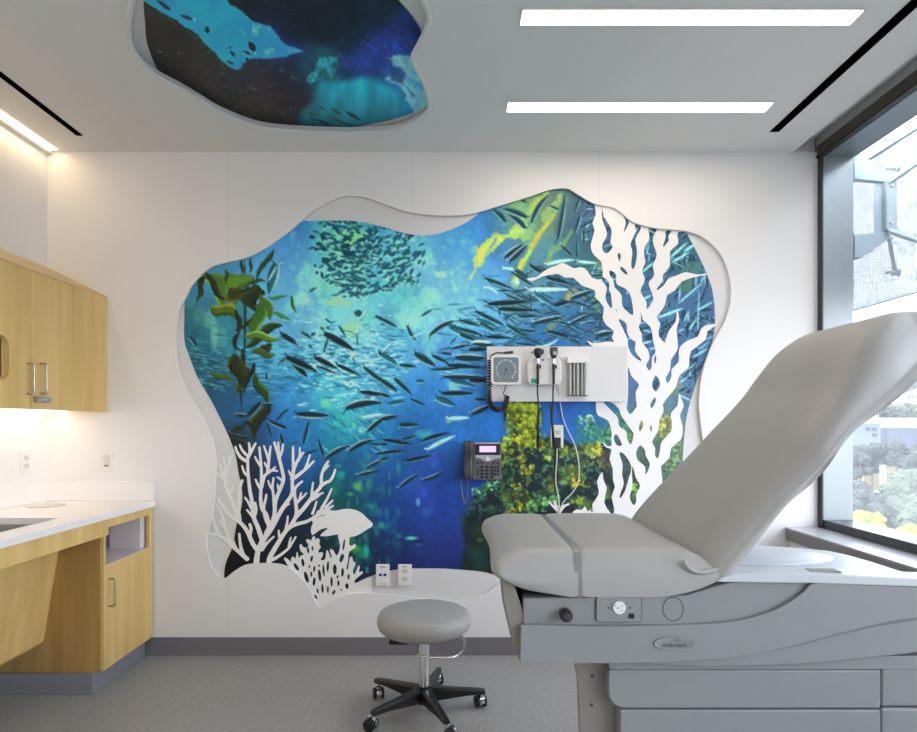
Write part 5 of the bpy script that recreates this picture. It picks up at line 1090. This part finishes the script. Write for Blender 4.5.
a0, b0 = p(786, 574.5, 1.36), p(794, 568.5, 1.36); B(a0[0], b0[0], 1.356, 1.376, a0[1]-.01, b0[1]).build('latch', M['shell2'], t, bevel=.002)
x0, _ = p(811, 578); x1, _ = p(846, 578); m = MB(); m.prism_xz([(x0, .9545), (x0+.01, .950), (x1-.01, .9475), (x1, .9565), (x1-.006, .9585), (x0+.01, .9585)], 1.312, 1.336); m.build('rail_grip', M['shell3'], t)
# knob, outlet, cap, badge
kx, kz = p(565.6, 614.5)
m = MB(); m.lathe([(0, -.030), (.011, -.030), (.0135, -.026), (.0142, -.012), (.012, -.004), (.012, 0), (0, 0)], (kx, 1.312, kz), 24, 'y'); kn = m.build('control_knob', M['black'], t, smooth=True, angle=40)
MB().lathe([(0, -.0325), (.006, -.0325), (.008, -.030), (0, -.030)], (kx, 1.312, kz), 16, 'y').build('knob_cap', M['dgrey'], kn)
ax, az = p(596.6, 621.5, 1.308); bx, bz = p(641, 597.5, 1.308)
MB().rbox(ax-.002, bx+.002, 1.3085, 1.312, az-.002, bz+.004, .008).build('outlet_gasket', M['gasket'], t)
pl = MB().rbox(ax, bx, 1.3065, 1.3085, az, bz+.004, .007).build('outlet_plate', M['shell'], t)
ox, oz = p(619.2, 607.7, 1.305)
rc = MB().lathe([(0, -.004), (.0135, -.004), (.0145, -.003), (.0145, 0), (0, 0)], (ox, 1.3065, oz), 24, 'y').build('receptacle', M['white'], pl, smooth=True, angle=40)
m = MB(); m.box(ox+.003, ox+.0065, 1.302, 1.3026, oz+.004, oz+.0055); m.box(ox+.003, ox+.0065, 1.302, 1.3026, oz-.006, oz-.0045); m.box(ox-.005, ox-.002, 1.302, 1.3026, oz-.0015, oz+.0015); m.build('outlet_slots', M['key'], pl)
B(ox-.0105, ox-.0075, 1.302, 1.3026, oz+.004, oz+.007).build('green_dot', M['green'], pl)
for px in (608.3, 630): q = p(px, 607.9, 1.3055); MB().lathe([(0, -.001), (.0022, -.001), (.0022, 0), (0, 0)], (q[0], 1.3065, q[1]), 12, 'y').build('screw', M['gasket'], pl)
q = p(631.5, 616, 1.3055); B(q[0]-.006, q[0]+.006, 1.304, 1.3065, q[1]-.0055, q[1]+.0055).build('rocker_switch', M['black'], pl, bevel=.001)
def ring(cx, cz, rx, rz, y, r, name, m_, par, n=40):
    m = MB(); m.tube([(cx+rx*math.cos(2*math.pi*k/n), y, cz+rz*math.sin(2*math.pi*k/n)) for k in range(n+1)], r, 6, caps=False); return m.build(name, m_, par, smooth=True)
q = p(673.4, 609.2, 1.31); ring(q[0], q[1], .0225, .0265, 1.3118, .0009, 'access_cap', M['gasket'], t)
q = p(672.4, 598, 1.31); MB().lathe([(0, -.001), (.0016, -.001), (.0016, 0), (0, 0)], (q[0], 1.312, q[1]), 10, 'y').build('pin', M['gasket'], t)
lx, lz = p(674.8, 643.6, 1.297)
m = MB(); secs = []
for sc, y in ((1, 1.300), (1, 1.2975), (.965, 1.2962), (.95, 1.2968)): secs.append([(lx+.046*sc*math.cos(a), y, lz+.0165*(sc if sc > .97 else sc-.03)*math.sin(a)) for a in [2*math.pi*k/48 for k in range(48)]])
bd = m.loft(secs).build('badge', M['shell'], t, smooth=True, angle=50)
def text(body, size, loc, par, m_, name, ext=.0003):
    cu = bpy.data.curves.new('lettering', 'FONT'); cu.body = body; cu.size = size; cu.extrude = ext; cu.align_x = 'CENTER'; cu.space_character = 1.05
    ob = bpy.data.objects.new('tmp_text', cu); C.objects.link(ob); bpy.context.view_layer.update()
    me = bpy.data.meshes.new_from_object(ob.evaluated_get(bpy.context.evaluated_depsgraph_get())); bpy.data.objects.remove(ob)
    R = Matrix.Rotation(math.radians(90), 4, 'X'); me.transform(R); me.transform(Matrix.Translation(Vector(loc)-Vector(LOC[par.name])))
    me.materials.clear(); me.materials.append(m_); me.name = name
    o = bpy.data.objects.new(name, me); C.objects.link(o); o.parent = par; LOC[o.name] = LOC[par.name]; return o
text('midmark', .0150, (lx-.001, 1.2958, lz-.0075), bd, M['txt'], 'lettering')
for k in (-1, 0, 1): ring(lx+.006+k*.0052, lz+.0078+(.0012 if k == 0 else 0), .0025, .0028, 1.2962, .00045, 'badge_mark', M['txt'], bd, 16)
# pedestal
m = MB(); m.box(.43, 1.35, 1.384, 1.84, 0, .766); m.build('pedestal_core', M['shell3'], t)
m = MB(); m.prism_xz([(.290, .0), (.290, .56), (.286, .66), (.284, .70), (.279, .725), (.279, .766), (.55, .766), (1.35, .766), (1.35, 0)], 1.372, 1.384); m.build('pedestal', M['shell3'], t, bevel=.004)
for px, py in ((592.3, 676.2), (591.6, 705.3)):
    q = p(px, py, 1.37); MB().lathe([(0, -.0015), (.004, -.0015), (.004, 0), (0, 0)], (q[0], 1.372, q[1]), 12, 'y').build('screw', M['gasket'], t)
m = MB(); m.prism_xz(rrect(.348, 1.40, .7315, .762, .006), 1.330, 1.372); m.build('upper_ledge', M['shell'], t, bevel=.002)
m = MB(); m.prism_xz([(.348, .729), (.348, .675), (.352, .660), (.362, .648), (.378, .6415), (.965, .6415), (.965, .729)], 1.334, 1.372); m.build('upper_drawer', M['shell'], t, bevel=.004, seg=3)
m = MB(); m.box(.374, .965, 1.334, 1.372, .05, .638); m.build('lower_drawer', M['shell'], t, bevel=.004, seg=3)
m = MB(); m.box(.972, 1.38, 1.342, 1.372, .6415, .729); m.build('end_drawer', M['shell'], t, bevel=.006, seg=3)
m = MB(); m.box(.972, 1.38, 1.342, 1.372, .05, .638); m.build('end_panel', M['shell'], t, bevel=.006, seg=3)
m = MB(); m.box(.36, 1.36, 1.345, 1.372, 0, .05); m.build('plinth', M['gasket'], t)
# ------------------------------------------------------------------ outside: sunshade screen and its bracket
SC = bpy.data.materials.new('perforated_metal'); SC.use_nodes = True; nt = SC.node_tree; bs = nt.nodes['Principled BSDF']
bs.inputs['Base Color'].default_value = (.26, .30, .31, 1); bs.inputs['Roughness'].default_value = .45; bs.inputs['Metallic'].default_value = .2
tc = nt.nodes.new('ShaderNodeTexCoord'); vo = nt.nodes.new('ShaderNodeTexVoronoi'); vo.inputs['Scale'].default_value = 70; vo.inputs['Randomness'].default_value = .35
cm = nt.nodes.new('ShaderNodeMath'); cm.operation = 'LESS_THAN'; cm.inputs[1].default_value = .33
tb = nt.nodes.new('ShaderNodeBsdfTransparent'); ms = nt.nodes.new('ShaderNodeMixShader'); om = nt.nodes['Material Output']
nt.links.new(tc.outputs['Object'], vo.inputs['Vector']); nt.links.new(vo.outputs['Distance'], cm.inputs[0]); nt.links.new(cm.outputs[0], ms.inputs[0])
nt.links.new(bs.outputs[0], ms.inputs[1]); nt.links.new(tb.outputs[0], ms.inputs[2]); nt.links.new(ms.outputs[0], om.inputs[0])
M['pale'] = mat('pale_painted_steel', lin(146, 166, 176), .4, var=.02)
XS = 2.78
t = thing('sunshade', 'perforated metal sunshade panel held outside the window by a pale steel bracket', 'sunshade', (XS, 3.0, 2.1))
zb_, zt_ = CAMZ+.287*XS, CAMZ+.638*XS
B(XS, XS+.003, -1.0, 5.6, zb_, zt_).build('screen', SC, t)
m = MB(); m.box(XS-.01, XS+.012, -1.0, 5.6, zb_-.01, zb_); m.box(XS-.01, XS+.012, -1.0, 5.6, zt_, zt_+.01); m.build('screen_edge', M['pale'], t)
YBk = 3.56; w_ = lambda px, py: ((px-CX)/F_*YBk, CAMZ-(py-CY)/F_*YBk)
def yplate(name, Pl, y0=YBk-.02, y1=YBk+.02, m_='pale'): return MB().prism_xz([w_(*q) for q in Pl], y0, y1).build(name, M[m_], t, bevel=.002)
yplate('bracket_arm', [(819.5, 155), (858, 155), (884, 173), (889, 181), (882, 183), (862, 181), (819.5, 180)])
yplate('bracket_arm', [(819.5, 236), (862, 235), (882, 233), (889, 236), (884, 242), (858, 259), (819.5, 259)])
yplate('bracket_clamp', [(851, 155), (856.5, 155), (856.5, 181), (851, 181)], YBk-.035, YBk+.03)
yplate('bracket_clamp', [(851, 236), (856.5, 236), (856.5, 259), (851, 259)], YBk-.035, YBk+.03)
yplate('bracket_web', [(874, 186), (877, 183), (889, 178), (889, 240), (877, 236), (874, 232)], YBk-.004, YBk+.004)
yplate('bracket_post', [(881, 184), (891, 184), (891, 232), (881, 232)], YBk-.045, YBk-.02)
for py in (188, 225): q = w_(886, py); MB().lathe([(0, -.008), (.012, -.008), (.012, 0), (0, 0)], (q[0], YBk-.045, q[1]), 12, 'y').build('bolt', M['silver'], t, smooth=True, angle=40)
def strut(a, b, r=.018): m = MB(); m.tube([a, b], r, 6); m.build('strut', M['pale'], t)
q1, q2 = w_(884, 185), w_(884, 233)
strut((q1[0], YBk-.04, q1[1]), (XS-.01, 3.30, CAMZ+(CY-140)/F_*3.30)); strut((q2[0], YBk-.04, q2[1]), (XS-.01, 3.30, CAMZ+(CY-252)/F_*3.30))
q3 = w_(889, 238); q4 = w_(901, 268); strut((q3[0], YBk, q3[1]), (q4[0], YBk+.05, q4[1]), .012)
for (x, y) in ((894, 166), (894, 271)):
    q = w_(x, y); m = MB(); m.tube([(q[0]-.03, YBk+.03, q[1]), (q[0]+.04, YBk+.03, q[1])], .009, 8); m.lathe([(0, 0), (.022, 0), (.022, .02), (0, .02)], (q[0]+.03, YBk+.03, q[1]), 12, 'x'); m.build('screen_pin', M['pale'], t, smooth=True, angle=40)
# ------------------------------------------------------------------ outside: the city below
GZ = -24.0; KO = 1.9; rnd = random.Random(4)
M['ground'] = mat('dry_ground', lin(84, 84, 80), .9, var=.2, scale=.05)
M['road'] = mat('pale_asphalt', lin(118, 118, 118), .8, var=.05, scale=.2)
M['bark'] = mat('bark', lin(110, 95, 80), .9, var=.2)
M['leafy'] = mat('yellow_green_leaves', lin(100, 112, 28), .8, var=.35, scale=1.4, bump=1, bscale=3)
M['leafd'] = mat('blue_green_leaves', lin(36, 46, 44), .85, var=.35, scale=.9, bump=1, bscale=2)
M['leafp'] = mat('pale_green_leaves', lin(54, 66, 54), .85, var=.3, scale=.9, bump=1, bscale=2)
M['bw'] = mat('white_render', lin(135, 138, 142), .7, var=.03, scale=.3); M['bb'] = mat('blue_grey_facade', lin(80, 90, 110), .6, var=.04, scale=.3)
M['bd'] = mat('slate_facade', lin(52, 60, 80), .6, var=.06, scale=.3); M['bc'] = mat('cream_render', lin(112, 106, 76), .7, var=.04, scale=.3); M['win'] = mat('dark_window_glass', lin(36, 44, 56), .3)
struct(B(-60, 1400, -200, 1800, GZ-1, GZ).build('ground_outside', M['ground']))
def O(px, py, Yb): Y_ = Yb*KO; return ((px-CX)/F_*Y_, Y_, CAMZ-(py-CY)/F_*Y_)
def road(name, L, w, lab, y_off=.05):
    m = MB(); secs = []; Pn = cr(L, 6)
    for i, q in enumerate(Pn):
        tg = (Pn[min(i+1, len(Pn)-1)]-Pn[max(i-1, 0)]).normalized(); nn = Vector((-tg.y, tg.x, 0)); secs.append([q+nn*w/2, q-nn*w/2])
    m.add([p_ for s_ in secs for p_ in s_], [(2*i, 2*i+1, 2*i+3, 2*i+2) for i in range(len(secs)-1)])
    o = m.build(name, M['road']); return struct(o)
g_ = lambda px, py: Vector(((px-CX)/(py-CY)*(CAMZ-GZ), F_*(CAMZ-GZ)/(py-CY), GZ+.06))
road('road_outside', [g_(1100, 470), g_(940, 473), g_(880, 481), g_(868, 490), g_(884, 503), g_(896, 520), g_(960, 560)], 14, '')
road('parking_outside', [g_(1000, 486), g_(905, 487), g_(850, 488)], 16, '')
def tree(px, py, Yb, rpx, m_, lab, grp, sq=1.0):
    x, y, z = O(px, py, Yb); r = rpx/F_*Yb*KO
    t = thing('tree', lab, 'tree', (x, y, GZ), grp); rr = random.Random(int(px*7+py))
    bm = bmesh.new()
    for i in range(15):
        a, b = rr.uniform(0, 6.28), rr.uniform(-.6, .9); q = r*.58; dz = 0 if i < 9 else -r*rr.uniform(.4, 1.5)
        mt = Matrix.Translation((q*math.cos(a)*math.cos(b)*(i > 0), q*math.sin(a)*math.cos(b)*(i > 0), max(z-GZ+q*math.sin(b)*sq*(i > 0)+dz, r*.65)))
        bmesh.ops.create_icosphere(bm, subdivisions=3, radius=r*rr.uniform(.42, .62), matrix=mt)
    for v in bm.verts:
        v.co += Vector((rr.gauss(0, 1), rr.gauss(0, 1), rr.gauss(0, 1)))*r*.06
    me = bpy.data.meshes.new('crown'); bm.to_mesh(me); bm.free(); me.materials.append(m_)
    o = bpy.data.objects.new('crown', me); C.objects.link(o); o.parent = t
    m = MB(); m.tube([(x, y, GZ), (x+.2, y, (GZ+z)/2), (x, y, z)], [r*.12, r*.09, r*.05], 8); m.build('trunk', M['bark'], t, smooth=True)
yl = 'bright yellow-green tree just below the window ledge'; bl = 'blue-green tree beyond the glass, mid distance'; pl_ = 'small dark green tree farther off in front of the office blocks'
for a in ((853, 532, 32, 13), (868, 525, 33, 14), (884, 536, 31, 15), (902, 543, 30, 14), (920, 540, 32, 15)): tree(*a, M['leafy'], yl, 'yellow-green trees below the window')
for a in ((854, 492, 52, 13), (866, 502, 50, 13), (879, 510, 48, 10), (852, 512, 48, 12), (905, 505, 50, 17), (912, 485, 55, 17), (896, 492, 52, 12), (925, 520, 45, 20)): tree(*a, *((M['leafd'], bl, 'blue-green trees in the middle distance') if a[0] < 890 else (M['leafp'], 'big pale green tree beyond the glass, mid distance at the right', 'pale trees in the middle distance')))
for a in ((860, 456, 110, 11), (872, 452, 112, 11), (884, 454, 140, 8), (896, 448, 110, 10), (913, 460, 105, 10), (848, 462, 112, 10), (925, 455, 108, 14)): tree(*a, M['leafd'], pl_, 'far trees in front of the office blocks')
def building(px0, px1, ytop, Yb, m_, lab, depth=25, rows=3, cols=6, base=None, name='building', cat='building', grp=None):
    x0, y_, zt = O(px0, ytop, Yb); x1, _, _ = O(px1, ytop, Yb); zb = GZ if base is None else O(px0, base, Yb)[2]
    t = thing(name, lab, cat, ((x0+x1)/2, y_, zb), grp); B(x0, x1, y_, y_+depth, zb, zt).build('wall', M[m_], t)
    B(x0-.4, x1+.4, y_-.4, y_+depth+.4, zt, zt+.8).build('roof', M['bw'], t)
    if rows:
        w_, h_ = (x1-x0)/cols, (zt-max(zb, GZ))/rows
        for r in range(rows):
            m = MB()
            for c in range(cols): m.box(x0+w_*(c+.25), x0+w_*(c+.75), y_-.12, y_, zt-h_*(r+.75), zt-h_*(r+.3))
            m.build('window_row', M['win'], t)
    return t
building(838, 880.5, 423.5, 160, 'bb', 'pale blue-grey office block beyond the parking area, at the left of the view', rows=0)
for i, (u, v) in enumerate(((874.5, 429), (874.5, 435), (868, 429))):
    x, y, z = O(u, v, 160); tag(B(x-1.2, x+1.2, y-.3, y-.02, z-.9, z+.9).build('wall_sign', M['win'], loc=(x, y, z)), 'small dark square sign on the pale blue-grey office block', 'sign', 'signs on the office block')
building(882, 960, 428, 175, 'bd', 'long dark slate building under the raised motorway', rows=0)
building(864, 899, 465, 118, 'bc', 'low cream building behind the white pylon sign', depth=8, rows=0)
x, y, z = O(883.5, 465, 105); tag(B(x-.9, x+.9, y, y+.6, GZ, z).build('pylon_sign', M['bw'], loc=(x, y, GZ)), 'plain white upright pylon sign by the parking area', 'sign')
t = thing('motorway_bridge', 'long white raised motorway across the view beyond the buildings', 'bridge', (500, 400, GZ))
x0, y_, z0 = O(820, 425.5, 215); x1, _, z1 = O(1100, 419.5, 215)
B(x0, x1, y_, y_+14, z0, z1).build('deck', M['bw'], t); B(x0, x1, y_-.3, y_, z1, z1+1.2).build('parapet', M['bw'], t)
for k in range(9): B(x0+30*k+5, x0+30*k+9, y_+4, y_+8, GZ, z0).build('pier', M['bw'], t)
for (a, b, c, d, e) in ((896, 905, 398, 300, 'white tower block left of the pair on the skyline'), (908, 921, 392, 330, 'taller white tower block on the skyline at the right edge'), (884, 893, 407, 280, 'small white block on the skyline above the motorway'), (866, 879, 410, 240, 'low white block on the skyline nearest the window frame')):
    building(a, b, c, d, 'bw', e, depth=20, rows=6, cols=4)
for k in range(16):
    tree(850+k*6+rnd.uniform(-2, 2), 411-abs(k-8)*.6+rnd.uniform(-3, 3), 263+rnd.uniform(-8, 8), 5, M['leafp'], 'hazy skyline tree behind the motorway', 'hazy skyline trees')
m = MB(); secs = []
for i in range(25):
    x = -200+i*110; h = 26+16*math.sin(i*.7)+10*math.sin(i*1.9+1); secs.append([(x, 900, GZ), (x, 960, GZ+h), (x, 1150, GZ+h*1.5), (x, 1300, GZ)])
struct(m.loft(secs).build('hill_outside', M['leafp'], smooth=True))
cols = {'white': M['bw'], 'dark': M['key'], 'silver': M['silver']}
for i, (px, py, cn, rot) in enumerate(((866, 487, 'white', 0), (900, 489, 'white', 0), (905, 486, 'silver', 0), (877, 485, 'dark', 0), (889, 503, 'white', 1.2), (893, 514, 'white', 1.2), (912, 471, 'white', .1), (857, 486, 'silver', 0))):
    q = g_(px, py); Lx = {0: 1}.get(rot, 1)
    t = thing('car', ['white car parked left of the pylon sign', 'white car parked right of the pylon sign', 'silver car parked nearest the right edge', 'dark car parked beside the pylon sign', 'white car driving on the curved road, farther one', 'white car driving on the curved road, nearer one', 'white car on the far stretch of road', 'silver car parked nearest the window frame'][i], 'car', (q.x, q.y, GZ))
    m = MB(); m.prism_xz([(q.x-2.2, GZ+.35), (q.x+2.2, GZ+.35), (q.x+2.2, GZ+.8), (q.x+1.2, GZ+.95), (q.x-2.1, GZ+1.0), (q.x-2.2, GZ+.8)], q.y-.9, q.y+.9); m.build('body', cols[cn], t, bevel=.08)
    m = MB(); m.prism_xz([(q.x-1.9, GZ+.95), (q.x+1.1, GZ+.95), (q.x+.4, GZ+1.45), (q.x-1.3, GZ+1.45)], q.y-.8, q.y+.8); m.build('cabin', M['win'], t, bevel=.08)
    for a, b in ((-1.4, -.85), (-1.4, .85), (1.4, -.85), (1.4, .85)): MB().lathe([(0, -.1), (.33, -.1), (.33, .1), (0, .1)], (q.x+a, q.y+b, GZ+.34), 12, 'y').build('wheel', M['black'], t)
    t.rotation_euler[2] = rot
# ------------------------------------------------------------------ light and camera
def area(name, loc, sx, sy, rot, power, col=(1, 1, 1), portal=False, spread=180):
    l = bpy.data.lights.new(name, 'AREA'); l.shape = 'RECTANGLE'; l.size = sx; l.size_y = sy; l.energy = power; l.color = col; l.spread = math.radians(spread)
    if portal: l.cycles.is_portal = True
    o = bpy.data.objects.new(name, l); C.objects.link(o); o.location = loc; o.rotation_euler = rot; return o
area('window_portal', (GX+.05, (YB0+D)/2, 1.76), 2.0, D-YB0-.1, (0, math.radians(90), 0), 1, portal=True)
su = bpy.data.lights.new('sun', 'SUN'); su.energy = SUN; su.angle = .02; su.color = (1, .95, .86); so = bpy.data.objects.new('sun', su); C.objects.link(so)
so.rotation_euler = Vector((.75, .35, -.75)).to_track_quat('-Z', 'Y').to_euler()
w = bpy.data.worlds.new('sky'); bpy.context.scene.world = w; w.use_nodes = True; nt = w.node_tree; bg = nt.nodes['Background']
sk = nt.nodes.new('ShaderNodeTexSky'); sk.sky_type = 'NISHITA'; sk.sun_disc = False; sk.sun_elevation = math.radians(40); sk.sun_rotation = math.radians(-120); sk.air_density = 1.2; sk.dust_density = 3.0
mxx = nt.nodes.new('ShaderNodeMix'); mxx.data_type = 'RGBA'; mxx.inputs[0].default_value = .55; mxx.inputs[7].default_value = (WHITE, WHITE, WHITE*1.03, 1)
nt.links.new(sk.outputs[0], mxx.inputs[6]); nt.links.new(mxx.outputs[2], bg.inputs['Color']); bg.inputs['Strength'].default_value = SKY
cam = bpy.data.cameras.new('camera'); co = bpy.data.objects.new('camera', cam); C.objects.link(co)
co.location = (0, 0, CAMZ); co.rotation_euler = (math.radians(90), 0, 0); cam.sensor_width = 36; cam.lens = 36*F_/917; cam.shift_x = (458.5-CX)/917; cam.shift_y = (CY-366)/917; cam.clip_start = .05; cam.clip_end = 5000
sc = bpy.context.scene; sc.camera = co
sc.view_settings.view_transform = 'Standard'; sc.view_settings.look = 'None'; sc.view_settings.gamma = 1; sc.view_settings.use_curve_mapping = False; sc.view_settings.exposure = EXPO
sc.cycles.max_bounces = 10; sc.cycles.diffuse_bounces = 6; sc.cycles.transparent_max_bounces = 12; sc.cycles.caustics_reflective = False; sc.cycles.caustics_refractive = False; sc.cycles.use_denoising = True; sc.cycles.sample_clamp_indirect = 6
